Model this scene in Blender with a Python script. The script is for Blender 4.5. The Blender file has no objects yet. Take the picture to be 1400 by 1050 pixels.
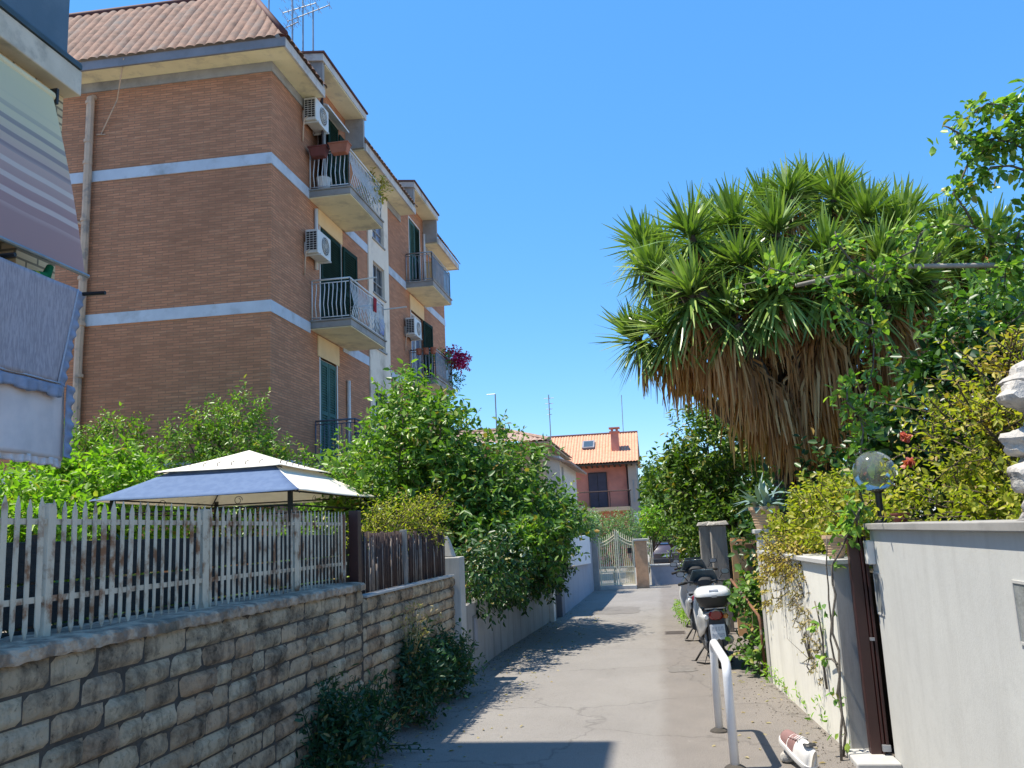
import bpy, bmesh, math, random
import numpy as np
from mathutils import Vector, Matrix
rnd = random.Random(7)
SC = bpy.context.scene
COL = SC.collection
WL = {}

def gz(y):
    return 0.0 if y < 12 else -0.02 * (min(y, 52) - 12)

class MB:
    def __init__(s):
        s.v = []; s.f = []; s.m = []; s.mi = 0
    def face(s, pts):
        b = len(s.v); s.v += [tuple(p) for p in pts]; s.f.append(tuple(range(b, b + len(pts)))); s.m.append(s.mi)
    def box(s, x0, x1, y0, y1, z0, z1):
        s.hexa([(x0,y0,z0),(x1,y0,z0),(x1,y1,z0),(x0,y1,z0),(x0,y0,z1),(x1,y0,z1),(x1,y1,z1),(x0,y1,z1)])
        return s
    def hexa(s, p):
        b = len(s.v); s.v += [tuple(q) for q in p]
        for f in ((0,3,2,1),(4,5,6,7),(0,1,5,4),(1,2,6,5),(2,3,7,6),(3,0,4,7)):
            s.f.append(tuple(b + i for i in f)); s.m.append(s.mi)
    def obox(s, c, ax, ay, az):
        c, ax, ay, az = map(Vector, (c, ax, ay, az)); p = []
        for k in (-1, 1):
            for i, j in ((-1,-1),(1,-1),(1,1),(-1,1)):
                p.append(c + ax*i + ay*j + az*k)
        s.hexa(p)
    def ring_loft(s, rings, cap=True, closed=True):
        b = len(s.v); n = len(rings[0])
        for r in rings: s.v += [tuple(p) for p in r]
        for i in range(len(rings)-1):
            for j in range(n if closed else n-1):
                k = (j+1) % n
                s.f.append((b+i*n+j, b+i*n+k, b+(i+1)*n+k, b+(i+1)*n+j)); s.m.append(s.mi)
        if cap and closed:
            s.f.append(tuple(b+j for j in reversed(range(n)))); s.m.append(s.mi)
            e = b+(len(rings)-1)*n
            s.f.append(tuple(e+j for j in range(n))); s.m.append(s.mi)
        return s
    def tube(s, path, r, n=8, cap=True):
        path = [Vector(p) for p in path]; rs = r if isinstance(r, (list, tuple)) else [r]*len(path)
        rings = []; prev = None
        for i, p in enumerate(path):
            t = (path[min(i+1, len(path)-1)] - path[max(i-1, 0)])
            if t.length < 1e-9: t = Vector((0,0,1))
            t.normalize()
            if prev is None:
                a = Vector((0,0,1)) if abs(t.z) < .9 else Vector((1,0,0))
                u = t.cross(a).normalized()
            else:
                u = prev - t*prev.dot(t)
                u = u.normalized() if u.length > 1e-6 else t.orthogonal().normalized()
            prev = u; w = t.cross(u)
            rings.append([p + (u*math.cos(2*math.pi*k/n) + w*math.sin(2*math.pi*k/n))*rs[i] for k in range(n)])
        return s.ring_loft(rings, cap)
    def lathe(s, c, prof, n=20, axis='z'):
        rings = []
        for r, h in prof:
            ring = []
            for k in range(n):
                a = 2*math.pi*k/n; u, w = r*math.cos(a), r*math.sin(a)
                if axis == 'z': q = (c[0]+u, c[1]+w, c[2]+h)
                elif axis == 'x': q = (c[0]+h, c[1]+u, c[2]+w)
                else: q = (c[0]+w, c[1]+h, c[2]+u)
                ring.append(q)
            rings.append(ring)
        return s.ring_loft(rings)
    def grid(s, fn, nu, nv):
        b = len(s.v)
        for j in range(nv+1):
            for i in range(nu+1): s.v.append(tuple(fn(i/nu, j/nv)))
        for j in range(nv):
            for i in range(nu):
                a = b + j*(nu+1) + i
                s.f.append((a, a+1, a+nu+2, a+nu+1)); s.m.append(s.mi)
        return s
    def prism(s, poly, d):
        d = Vector(d); a = [Vector(p) for p in poly]
        return s.ring_loft([a, [p+d for p in a]])
    def split(s, name, mats, parent=None, **k):
        par = list(range(len(s.v)))
        def fd(i):
            while par[i] != i: par[i] = par[par[i]]; i = par[i]
            return i
        for f in s.f:
            for i in f[1:]: par[fd(i)] = fd(f[0])
        gr = {}
        for f in s.f: gr.setdefault(fd(f[0]), []).append(f)
        out = []
        for fs in gr.values():
            ids = sorted({i for f in fs for i in f}); mp = {i: j for j, i in enumerate(ids)}
            m = MB(); m.v = [s.v[i] for i in ids]; m.f = [tuple(mp[i] for i in f) for f in fs]; m.m = [0]*len(fs)
            out.append(m.build(name, mats, parent, **k))
        return out
    def build(s, name, mats, parent=None, smooth=False, bevel=0, local=False, fix=True, seg=2):
        return mesh_obj(name, s.v, s.f, mats, parent, smooth, bevel, local, s.m, fix, seg)

def mesh_obj(name, V, Fc, mats, parent=None, smooth=False, bevel=0, local=False, mi=None, fix=True, seg=2):
    V = np.asarray(V, float).reshape(-1, 3)
    if parent is not None: loc = np.zeros(3) if local else np.array(WL[parent.name])
    elif local: loc = np.zeros(3)
    else:
        lo, hi = V.min(0), V.max(0); loc = np.array([(lo[0]+hi[0])/2, (lo[1]+hi[1])/2, lo[2]])
    me = bpy.data.meshes.new(name)
    if isinstance(Fc, np.ndarray):
        n, k = Fc.shape
        me.vertices.add(len(V)); me.vertices.foreach_set('co', (V-loc).astype(np.float32).ravel())
        me.loops.add(n*k); me.loops.foreach_set('vertex_index', Fc.astype(np.int32).ravel())
        me.polygons.add(n); me.polygons.foreach_set('loop_start', np.arange(0, n*k, k, dtype=np.int32))
        try: me.polygons.foreach_set('loop_total', np.full(n, k, dtype=np.int32))
        except Exception: pass
        me.update(calc_edges=True)
    else:
        me.from_pydata([tuple(p) for p in (V-loc)], [], Fc)
        if fix:
            bm = bmesh.new(); bm.from_mesh(me); bmesh.ops.recalc_face_normals(bm, faces=bm.faces); bm.to_mesh(me); bm.free()
    for m in (mats if isinstance(mats, (list, tuple)) else [mats]): me.materials.append(m)
    if mi is not None and len(set(mi)) > 1: me.polygons.foreach_set('material_index', np.array(mi, dtype=np.int32))
    if smooth:
        me.polygons.foreach_set('use_smooth', np.ones(len(me.polygons), dtype=bool))
        if smooth == 'auto':
            try: me.set_sharp_from_angle(angle=math.radians(35))
            except Exception: pass
    me.update()
    o = bpy.data.objects.new(name, me); COL.objects.link(o)
    if parent is not None:
        o.parent = parent; WL[o.name] = WL[parent.name] if not local else (0,0,0)
    else:
        o.location = loc; WL[o.name] = tuple(loc)
    if bevel:
        md = o.modifiers.new('bevel', 'BEVEL'); md.width = bevel; md.segments = seg; md.limit_method = 'ANGLE'; md.angle_limit = math.radians(40)
    return o

def tag(o, label=None, cat=None, group=None, kind=None):
    if label: o['label'] = label
    if cat: o['category'] = cat
    if group: o['group'] = group
    if kind: o['kind'] = kind
    return o
def thing(name, label, cat, loc, group=None, rotz=0):
    o = bpy.data.objects.new(name, None); COL.objects.link(o); o.location = loc; o.empty_display_size = .2
    o.rotation_euler = (0, 0, rotz); WL[o.name] = tuple(loc)
    return tag(o, label, cat, group)
def structure(o): o['kind'] = 'structure'; return o
def copy_tree(o, parent=None):
    c = o.copy(); COL.objects.link(c)
    if parent is not None: c.parent = parent; c.matrix_parent_inverse = o.matrix_parent_inverse.copy()
    for ch in list(o.children):
        if ch is not c: copy_tree(ch, c)
    return c

# ---------- materials
MATS = {}
def nodes(name):
    m = bpy.data.materials.new(name); m.use_nodes = True; nt = m.node_tree; nt.nodes.clear()
    out = nt.nodes.new('ShaderNodeOutputMaterial'); b = nt.nodes.new('ShaderNodeBsdfPrincipled')
    nt.links.new(b.outputs[0], out.inputs[0]); MATS[name] = m
    return m, nt, b, out
def N(nt, t, **k):
    n = nt.nodes.new(t)
    for a, v in k.items(): setattr(n, a, v)
    return n
def L(nt, a, b): nt.links.new(a, b)
def pos(nt, sx=1, sy=1, sz=1):
    g = N(nt, 'ShaderNodeNewGeometry'); mp = N(nt, 'ShaderNodeMapping'); mp.inputs['Scale'].default_value = (sx, sy, sz)
    L(nt, g.outputs['Position'], mp.inputs['Vector']); return mp.outputs[0]
def objc(nt, sx=1, sy=1, sz=1):
    g = N(nt, 'ShaderNodeTexCoord'); mp = N(nt, 'ShaderNodeMapping'); mp.inputs['Scale'].default_value = (sx, sy, sz)
    L(nt, g.outputs['Object'], mp.inputs['Vector']); return mp.outputs[0]
def noise(nt, vec, scale, detail=4, rough=.6):
    n = N(nt, 'ShaderNodeTexNoise'); n.inputs['Scale'].default_value = scale; n.inputs['Detail'].default_value = detail; n.inputs['Roughness'].default_value = rough
    L(nt, vec, n.inputs['Vector']); return n.outputs['Fac']
def ramp(nt, fac, stops):
    r = N(nt, 'ShaderNodeValToRGB'); e = r.color_ramp.elements
    while len(e) < len(stops): e.new(.5)
    for i, (p, c) in enumerate(stops):
        e[i].position = p; e[i].color = (c, c, c, 1) if isinstance(c, (int, float)) else (*c, 1)
    L(nt, fac, r.inputs[0]); return r.outputs[0]
def mix(nt, a, b, fac=.5, mode='MIX'):
    n = N(nt, 'ShaderNodeMix', data_type='RGBA', blend_type=mode)
    for sock, val in ((n.inputs[0], fac), (n.inputs[6], a), (n.inputs[7], b)):
        if hasattr(val, 'is_linked'): L(nt, val, sock)
        elif isinstance(val, (int, float)): sock.default_value = val
        else: sock.default_value = (*val, 1)
    return n.outputs[2]
def bump(nt, b, h, strength=.3, dist=.02):
    n = N(nt, 'ShaderNodeBump'); n.inputs['Strength'].default_value = strength; n.inputs['Distance'].default_value = dist
    L(nt, h, n.inputs['Height']); L(nt, n.outputs[0], b.inputs['Normal'])
def pm(name, c1, c2=None, scale=6, rough=.7, bs=0, bscale=40, metal=0, lo=.35, hi=.65, c3=None, s3=1.2, lo3=.5, hi3=.7, loc=False, stretch=(1,1,1), spec=None):
    m, nt, b, out = nodes(name); b.inputs['Roughness'].default_value = rough; b.inputs['Metallic'].default_value = metal
    if spec is not None: b.inputs['Specular IOR Level'].default_value = spec
    v = objc(nt, *stretch) if loc else pos(nt, *stretch)
    if c2 is None: c2 = tuple(x*.8 for x in c1)
    col = mix(nt, c1, c2, ramp(nt, noise(nt, v, scale), [(lo, 0.), (hi, 1.)]))
    if c3 is not None: col = mix(nt, col, c3, ramp(nt, noise(nt, v, s3, 6, .65), [(lo3, 0.), (hi3, 1.)]))
    L(nt, col, b.inputs['Base Color'])
    if bs: bump(nt, b, noise(nt, v, bscale, 5), bs, .02)
    return m
def leafmat(name, stops, trans=.35, rough=.45, spec=.4):
    m, nt, b, out = nodes(name); g = N(nt, 'ShaderNodeNewGeometry')
    col = ramp(nt, g.outputs['Random Per Island'], stops)
    v = pos(nt); col = mix(nt, col, tuple(.55*x for x in stops[0][1]), ramp(nt, noise(nt, v, 1.7, 3), [(.5, 0.), (.8, .35)]))
    L(nt, col, b.inputs['Base Color']); b.inputs['Roughness'].default_value = rough; b.inputs['Specular IOR Level'].default_value = spec
    t = N(nt, 'ShaderNodeBsdfTranslucent'); tc = mix(nt, col, (1.0, 1.25, .35), 1.0, 'MULTIPLY'); L(nt, tc, t.inputs[0])
    ms = N(nt, 'ShaderNodeMixShader'); ms.inputs[0].default_value = trans
    L(nt, b.outputs[0], ms.inputs[1]); L(nt, t.outputs[0], ms.inputs[2]); L(nt, ms.outputs[0], out.inputs[0])
    return m

# ---------- foliage
def unit(a): return a/np.maximum(np.linalg.norm(a, axis=-1, keepdims=True), 1e-9)
def leaf_mesh(P, D, Nn, Ln, W):
    n = len(P); D = unit(D); Nn = Nn - D*np.sum(Nn*D, 1, keepdims=True); Nn = unit(Nn); S = np.cross(D, Nn)
    Ln = Ln[:, None]; W = W[:, None]
    V = np.empty((n, 6, 3))
    V[:,0] = P; V[:,1] = P + D*Ln*.33 + S*W*.5 + Nn*W*.16; V[:,2] = P + D*Ln*.72 + S*W*.36 + Nn*W*.08
    V[:,3] = P + D*Ln - Nn*Ln*.10; V[:,4] = P + D*Ln*.72 - S*W*.36 + Nn*W*.08; V[:,5] = P + D*Ln*.33 - S*W*.5 + Nn*W*.16
    b = (np.arange(n)*6)[:, None]
    Fq = np.concatenate([b + np.array([[0,1,2,3]]), b + np.array([[0,3,4,5]])], 0)
    return V.reshape(-1, 3), Fq
def rdir(g, n): return unit(g.normal(size=(n, 3)))
def foliage(g, blobs, nspr, lspr, kleaf, leaf, asp=.45, up=.35, droop=.15, inner=.35, spread=1.0, top=None):
    B = np.array(blobs, float); w = (B[:,3]*B[:,4]*B[:,5])**.67; idx = g.choice(len(B), nspr, p=w/w.sum())
    d = rdir(g, nspr); r = inner + (1-inner)*g.random(nspr)**.6
    base = B[idx,:3] + d*B[idx,3:]*r[:,None]
    sd = unit(d*.8 + np.array([0,0,up]) + rdir(g, nspr)*.75)
    ln = lspr*(.5+g.random(nspr))
    t = (np.arange(kleaf)+.3)/kleaf
    P = base[:,None,:] + sd[:,None,:]*(ln[:,None]*t[None,:])[:,:,None]
    a = unit(np.cross(sd, rdir(g, nspr))); bb = np.cross(sd, a)
    ph = np.arange(kleaf)*2.4 + g.random((nspr,1))*6.28
    side = a[:,None,:]*np.cos(ph)[:,:,None] + bb[:,None,:]*np.sin(ph)[:,:,None]
    D = side*spread + sd[:,None,:]*.7 + np.array([0,0,-droop]) + g.normal(size=P.shape)*.2
    Nn = np.array([0,0,1.]) + d[:,None,:]*.6 + g.normal(size=P.shape)*.7
    n = nspr*kleaf; Lf = leaf*(.45+.95*g.random(n))
    V, Fq = leaf_mesh(P.reshape(-1,3), D.reshape(-1,3), Nn.reshape(-1,3), Lf, Lf*asp*(.8+.4*g.random(n)))
    return V, Fq, base, base+sd*ln[:,None]
def merge(parts):
    Vs, Fs, k = [], [], 0
    for V, Fq in parts: Vs.append(V); Fs.append(Fq+k); k += len(V)
    return np.concatenate(Vs), np.concatenate(Fs)
def limbs(mb, root, tips, r0, g, n=6, bend=.25, split=.45):
    root = np.array(root, float); tips = np.array(tips, float)
    c = tips.mean(0); hub = root + (c-root)*split
    mb.tube([root, root+(hub-root)*.5+g.normal(size=3)*.04, hub], [r0, r0*.85, r0*.7], 8)
    for tp in tips:
        m = hub + (tp-hub)*.5 + g.normal(size=3)*bend*np.linalg.norm(tp-hub)*.25
        mb.tube([hub, m, tp], [r0*.5, r0*.3, r0*.1], n)
def plant(name, label, cat, base, blobs, mat, seed, nspr, lspr=.3, kleaf=9, leaf=.08, asp=.45, up=.35, droop=.15, inner=.35, trunk=.06, nl=14, bark='bark', twig=260, group=None, spread=1.0, extra=None, split=.45):
    g = np.random.default_rng(seed)
    t = thing(name, label, cat, base, group)
    V, Fq, b0, b1 = foliage(g, blobs, nspr, lspr, kleaf, leaf, asp, up, droop, inner, spread)
    mesh_obj('crown', V, Fq, mat, t)
    mb = MB(); k = g.choice(len(b0), min(nl, len(b0)), replace=False)
    limbs(mb, base, b0[k], trunk, g, split=split)
    for i in g.choice(len(b0), min(twig, len(b0)), replace=False): mb.tube([b0[i], b1[i]], [.006, .003], 3, cap=False)
    mb.build('trunk', MATS[bark], t, smooth=True, fix=False)
    return t
# ---------- palette
pm('bark', (.12,.085,.055), (.05,.036,.025), 9, .9, .6, 30)
pm('bark_grey', (.17,.145,.115), (.07,.06,.05), 8, .9, .6, 30)
pm('earth', (.07,.052,.035), (.035,.028,.02), 4, .95, .5, 25)
LM = lambda n, a, b, c, **k: leafmat(n, [(0., a), (.5, b), (.93, c), (.96, tuple((x+y)/2 for x, y in zip(c, (.42,.30,.07)))), (1., (.34,.22,.07))] if n.startswith('leaf_') and n not in ('leaf_dry','leaf_agave') else [(0., a), (.55, b), (1., c)], **k)
LM('leaf_citrus', (0.083,0.173,0.027), (0.150,0.285,0.042), (0.300,0.435,0.068), trans=.38, rough=.38)
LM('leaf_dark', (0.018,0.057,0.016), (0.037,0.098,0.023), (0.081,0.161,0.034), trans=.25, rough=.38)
LM('leaf_bay', (0.041,0.086,0.016), (0.095,0.178,0.028), (0.230,0.322,0.048), trans=.35, rough=.36)
LM('leaf_bright', (0.120,0.240,0.027), (0.225,0.405,0.038), (0.390,0.570,0.068), trans=.5)
LM('leaf_mid', (0.068,0.150,0.033), (0.120,0.240,0.045), (0.225,0.345,0.068), trans=.34)
LM('leaf_yellow', (0.192,0.228,0.024), (0.360,0.372,0.036), (0.552,0.480,0.072), trans=.5)
LM('leaf_dry', (.30,.22,.10), (.42,.33,.17), (.50,.42,.26), trans=.35, rough=.7)
LM('leaf_ochre', (0.312,0.208,0.039), (0.494,0.364,0.065), (0.546,0.468,0.130), trans=.4)
LM('leaf_grey', (0.105,0.210,0.090), (0.195,0.330,0.150), (0.330,0.450,0.240), trans=.35)
LM('leaf_weed', (0.022,0.070,0.035), (0.035,0.100,0.045), (0.060,0.140,0.050), trans=.35)
LM('leaf_rose', (0.075,0.180,0.038), (0.195,0.345,0.053), (0.405,0.540,0.105), trans=.38, rough=.35)
LM('leaf_agave', (.16,.24,.22), (.20,.30,.27), (.26,.35,.31), trans=.1)
LM('yucca_blade', (0.086,0.155,0.032), (0.196,0.299,0.057), (0.414,0.506,0.138), trans=.2, rough=.34, spec=.6)
LM('yucca_dead', (.22,.09,.035), (.64,.30,.11), (.78,.50,.24), trans=.3, rough=.8)
LM('petal_white', (.75,.75,.68), (.8,.8,.75), (.85,.85,.8), trans=.4)
LM('petal_magenta', (.42,.012,.13), (.55,.03,.20), (.68,.06,.28), trans=.4)
LM('petal_pink', (.6,.10,.09), (.7,.2,.17), (.75,.3,.22), trans=.4)

def asphalt():
    m, nt, b, out = nodes('asphalt'); v = pos(nt)
    c = mix(nt, (.222,.207,.186), (.180,.166,.148), ramp(nt, noise(nt, v, .9, 6, .65), [(.35,0.),(.65,1.)]))
    # strip of older, browner paving along the east side
    sx = N(nt, 'ShaderNodeSeparateXYZ'); L(nt, v, sx.inputs[0])
    w = N(nt, 'ShaderNodeMath', operation='ADD'); L(nt, sx.outputs[0], w.inputs[0])
    wn = N(nt, 'ShaderNodeMath', operation='MULTIPLY_ADD'); L(nt, noise(nt, v, 1.3, 4), wn.inputs[0]); wn.inputs[1].default_value = .25; wn.inputs[2].default_value = 0.
    L(nt, wn.outputs[0], w.inputs[1])
    st = ramp(nt, w.outputs[0], [(-.02,0.),(.12,.85)])
    c = mix(nt, c, mix(nt, (.158,.134,.112), (.112,.094,.078), ramp(nt, noise(nt, v, 1.6, 6, .7), [(.35,0.),(.65,1.)])), st)
    # oil stains, tyre dust, fine aggregate
    c = mix(nt, c, (.07,.062,.055), ramp(nt, noise(nt, pos(nt, 1,.35,1), 2.3, 5, .7), [(.60,0.),(.80,.6)]))
    c = mix(nt, c, (.36,.33,.29), ramp(nt, noise(nt, v, 3.1, 6, .75), [(.60,0.),(.78,.5)]))
    sp = noise(nt, v, 170, 2, .5); c = mix(nt, c, mix(nt, (.05,.045,.04), (.55,.51,.47), ramp(nt, sp, [(.35,0.),(.65,1.)])), .30); c = mix(nt, c, (.09,.08,.07), ramp(nt, noise(nt, v, 28, 4, .7), [(.56,0.),(.72,.45)]))
    vo = N(nt, 'ShaderNodeTexVoronoi', feature='DISTANCE_TO_EDGE'); vo.inputs['Scale'].default_value = .55
    vn = N(nt, 'ShaderNodeVectorMath', operation='MULTIPLY_ADD'); nz = N(nt, 'ShaderNodeTexNoise'); nz.inputs['Scale'].default_value = 3; nz.inputs['Detail'].default_value = 6
    L(nt, v, nz.inputs['Vector']); L(nt, nz.outputs['Color'], vn.inputs[0]); vn.inputs[1].default_value = (.5,.5,.5); L(nt, v, vn.inputs[2]); L(nt, vn.outputs[0], vo.inputs['Vector'])
    cr = ramp(nt, vo.outputs['Distance'], [(0.,.38),(.010,0.)]); c = mix(nt, c, (.05,.045,.04), cr)
    L(nt, c, b.inputs['Base Color']); b.inputs['Roughness'].default_value = .88; b.inputs['Specular IOR Level'].default_value = .25
    bump(nt, b, noise(nt, v, 120, 4, .7), .45, .01)
asphalt()

def brick(name, c1, c2, mort, bw=.25, bh=.058, mo=.008, tint=(.5,.4,.3), loc=False):
    m, nt, b, out = nodes(name)
    v = pos(nt); s = N(nt, 'ShaderNodeSeparateXYZ'); L(nt, v, s.inputs[0])
    a = N(nt, 'ShaderNodeMath', operation='ADD'); L(nt, s.outputs[0], a.inputs[0]); L(nt, s.outputs[1], a.inputs[1])
    cb = N(nt, 'ShaderNodeCombineXYZ'); L(nt, a.outputs[0], cb.inputs[0]); L(nt, s.outputs[2], cb.inputs[1])
    t = N(nt, 'ShaderNodeTexBrick'); L(nt, cb.outputs[0], t.inputs['Vector']); t.inputs['Scale'].default_value = 1
    t.inputs['Brick Width'].default_value = bw; t.inputs['Row Height'].default_value = bh; t.inputs['Mortar Size'].default_value = mo; t.inputs['Mortar Smooth'].default_value = .3
    t.inputs['Color1'].default_value = (*c1,1); t.inputs['Color2'].default_value = (*c2,1); t.inputs['Mortar'].default_value = (*mort,1); t.inputs['Bias'].default_value = 0
    st = N(nt, 'ShaderNodeMapping'); st.inputs['Scale'].default_value = (1.6, 14, 1); L(nt, cb.outputs[0], st.inputs['Vector'])
    c = mix(nt, t.outputs['Color'], tint, ramp(nt, noise(nt, st.outputs[0], 1.5, 5, .7), [(.5,0.),(.75,.55)]))
    c = mix(nt, c, tuple(x*.45 for x in c1), ramp(nt, noise(nt, st.outputs[0], 2.3, 4, .7), [(.5,0.),(.76,.5)]))
    c = mix(nt, c, tuple(x*.7 for x in c2), ramp(nt, noise(nt, v, .5, 4), [(.45,0.),(.75,.5)]))
    L(nt, c, b.inputs['Base Color']); b.inputs['Roughness'].default_value = .85; b.inputs['Specular IOR Level'].default_value = .2
    bump(nt, b, t.outputs['Fac'], -.5, .01)
brick('brick_brown', (.58,.255,.138), (.40,.18,.10), (.26,.155,.10), .30, .058, .008, (.66,.38,.22))
brick('brick_buff', (.80,.62,.36), (.70,.53,.31), (.22,.17,.11), .27, .07, .012, (.6,.5,.32))
pm('plaster_cream', (.82,.70,.56), (.76,.64,.51), 3, .85, .15, 30, c3=(.47,.39,.30), s3=1.1)
pm('plaster_warm', (.80,.56,.30), (.74,.51,.27), 3, .85, .15, 30)
pm('soffit_cream', (.90,.80,.54), (.82,.73,.49), 2.5, .85, .1, 30, c3=(.50,.45,.34), s3=1.6, lo3=.5, hi3=.72)
pm('plaster_grey', (.36,.34,.32), (.30,.285,.27), 3, .85, .15, 30, c3=(.20,.19,.18), s3=1.1)
pm('band_white', (.56,.60,.66), (.48,.52,.58), 2.5, .8, .1, 30, c3=(.33,.35,.37), s3=1.8, lo3=.5, hi3=.75)
pm('fascia', (.24,.24,.27), (.18,.18,.2), 2, .7)
pm('fascia_pale', (.62,.57,.52), (.52,.48,.44), 2, .8, c3=(.26,.25,.24), s3=1.6)
pm('tile_old', (.30,.165,.11), (.165,.095,.065), 5, .88, .5, 40, c3=(.17,.14,.12), s3=2.4, lo3=.5, hi3=.72)
pm('tile_orange', (.66,.34,.20), (.52,.25,.15), 5, .85, .4, 40, c3=(.5,.32,.2), s3=2)
pm('tile_ridge', (.12,.035,.03), (.08,.03,.025), 3, .8)
pm('tile_tan', (.42,.29,.22), (.28,.19,.15), 4, .88, .4, 30)
pm('shutter_green', (.012,.040,.032), (.008,.028,.022), 3, .8, spec=.12)
pm('shutter_teal', (.06,.15,.14), (.045,.115,.105), 3, .75, spec=.2)
pm('shutter_brown', (.05,.028,.022), (.035,.02,.016), 3, .55)
pm('white_paint', (.72,.71,.68), (.63,.62,.59), 4, .5, .05, 40)
pm('white_frame', (.75,.73,.69), (.66,.64,.60), 4, .55)
pm('ac_white', (.70,.69,.65), (.62,.61,.57), 3, .45)
pm('dark_metal', (.035,.033,.032), (.02,.02,.02), 4, .5, metal=.3)
pm('galv', (.38,.39,.41), (.28,.29,.31), 4, .45, metal=.6)
pm('terracotta', (.42,.15,.085), (.33,.115,.065), 6, .8, .1, 30)
pm('terracotta_dark', (.19,.05,.04), (.14,.04,.03), 6, .7)
pm('drain', (.62,.44,.31), (.5,.35,.25), 3, .7, c3=(.34,.27,.22), s3=3, lo3=.55, hi3=.62)
def glassmat(name, col, rough=.08):
    m, nt, b, out = nodes(name); v = pos(nt)
    L(nt, mix(nt, col, tuple(x*.6 for x in col), noise(nt, v, 1.5, 2)), b.inputs['Base Color']); b.inputs['Roughness'].default_value = rough; b.inputs['Specular IOR Level'].default_value = .8
    return m
glassmat('pane_dark', (.05,.065,.085)); glassmat('pane_blue', (.22,.27,.40), .25); glassmat('windshield', (.07,.10,.12)); glassmat('screen_smoke', (.14,.18,.20), .15)
# old plaster with rain streaks
def streaky(name, c1, c2, dark, k=.6, vs=(3.5,3.5,.35), bs_=.12):
    m, nt, b, out = nodes(name); v = pos(nt)
    c = mix(nt, c1, c2, ramp(nt, noise(nt, v, 1.4, 5), [(.35,0.),(.65,1.)]))
    c = mix(nt, c, dark, ramp(nt, noise(nt, pos(nt, *vs), 1.6, 6, .7), [(.5,0.),(.78,k)]))
    c = mix(nt, c, tuple(x*.8 for x in c1), ramp(nt, noise(nt, v, 14, 4), [(.5,0.),(.8,.5)]))
    L(nt, c, b.inputs['Base Color']); b.inputs['Roughness'].default_value = .9; b.inputs['Specular IOR Level'].default_value = .2
    bump(nt, b, noise(nt, v, 55, 5, .7), bs_, .01)
streaky('plaster_white', (.53,.53,.50), (.49,.49,.465), (.38,.375,.35), .5)
streaky('plaster_ivy', (.74,.72,.64), (.68,.66,.59), (.46,.44,.38), .6)
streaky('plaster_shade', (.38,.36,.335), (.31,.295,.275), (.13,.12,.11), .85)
streaky('plaster_blue', (.33,.335,.37), (.29,.295,.33), (.19,.19,.21), .5)
streaky('concrete', (.30,.285,.26), (.22,.21,.19), (.09,.085,.075), .8, (2,2,2))
streaky('coping_light', (.50,.49,.46), (.42,.41,.385), (.26,.25,.235), .7, (2,2,2))
streaky('pillar', (.52,.50,.46), (.44,.42,.38), (.22,.20,.175), .8)
def tufa():
    m, nt, b, out = nodes('tufa'); v = pos(nt); g = N(nt, 'ShaderNodeNewGeometry')
    c = ramp(nt, g.outputs['Random Per Island'], [(0.,(.50,.36,.23)),(.3,(.58,.45,.30)),(.55,(.66,.53,.36)),(.8,(.52,.35,.22)),(1.,(.68,.56,.39))])
    c = mix(nt, c, (.045,.04,.034), ramp(nt, noise(nt, v, 4.2, 7, .75), [(.45,0.),(.66,.88)]))
    c = mix(nt, c, (.40,.37,.31), ramp(nt, noise(nt, v, 7.5, 6, .75), [(.56,0.),(.75,.6)]))
    c = mix(nt, c, (.035,.032,.028), ramp(nt, noise(nt, pos(nt,6,6,.8), 2.2, 5, .7), [(.52,0.),(.75,.75)]))
    c = mix(nt, c, (.19,.13,.035), ramp(nt, noise(nt, v, 13, 5, .7), [(.63,0.),(.8,.4)]))
    c = mix(nt, c, (.02,.018,.016), ramp(nt, noise(nt, v, 34, 4, .7), [(.58,0.),(.72,.7)]))
    L(nt, c, b.inputs['Base Color']); b.inputs['Roughness'].default_value = .95; b.inputs['Specular IOR Level'].default_value = .15
    bump(nt, b, noise(nt, v, 45, 7, .75), 1.0, .02)
tufa()
pm('mortar', (.085,.072,.058), (.045,.04,.034), 8, .95, .6, 40)
pm('coping_dark', (.52,.40,.29), (.24,.18,.13), 11, .95, 1., 45, lo=.4, hi=.6, c3=(.12,.11,.08), s3=3)
pm('picket', (.62,.52,.39), (.48,.40,.30), 7, .6, .15, 60, c3=(.22,.09,.035), s3=7, lo3=.50, hi3=.64)
pm('rust', (.22,.095,.045), (.12,.055,.03), 8, .85, .3, 50, c3=(.42,.38,.33), s3=5, lo3=.58, hi3=.7)
pm('reed', (.060,.032,.026), (.036,.021,.018), 14, .8, .3, 60)
pm('reed_pale', (.30,.24,.20), (.2,.16,.13), 14, .8)
pm('brown_metal', (.052,.014,.011), (.036,.011,.009), 3, .42, spec=.5)
pm('rail_white', (.74,.74,.74), (.66,.66,.67), 5, .4, .05, 60, c3=(.5,.33,.27), s3=3.2, lo3=.64, hi3=.72)
pm('gate_cream', (.86,.76,.54), (.76,.66,.46), 6, .55)
pm('gate_yellow', (.72,.55,.16), (.62,.47,.12), 5, .55)
pm('brick_pillar', (.60,.36,.21), (.48,.28,.16), 7, .9, .4, 40)
pm('wall_red', (.62,.23,.16), (.55,.20,.14), 1.5, .85, .1, 30, c3=(.44,.16,.115), s3=.7)
pm('wall_tan', (.55,.40,.25), (.49,.35,.22), 1.5, .85)
pm('wall_offwhite', (.66,.60,.54), (.6,.54,.48), 2, .85)
pm('orange_board', (.74,.44,.21), (.66,.39,.18), 3, .7, c3=(.30,.19,.11), s3=1.6)
pm('brown_board', (.17,.115,.075), (.12,.08,.055), 5, .8)
pm('post_wood', (.36,.33,.29), (.22,.2,.18), 7, .9, .4, 40, stretch=(1,1,.2))
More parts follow.
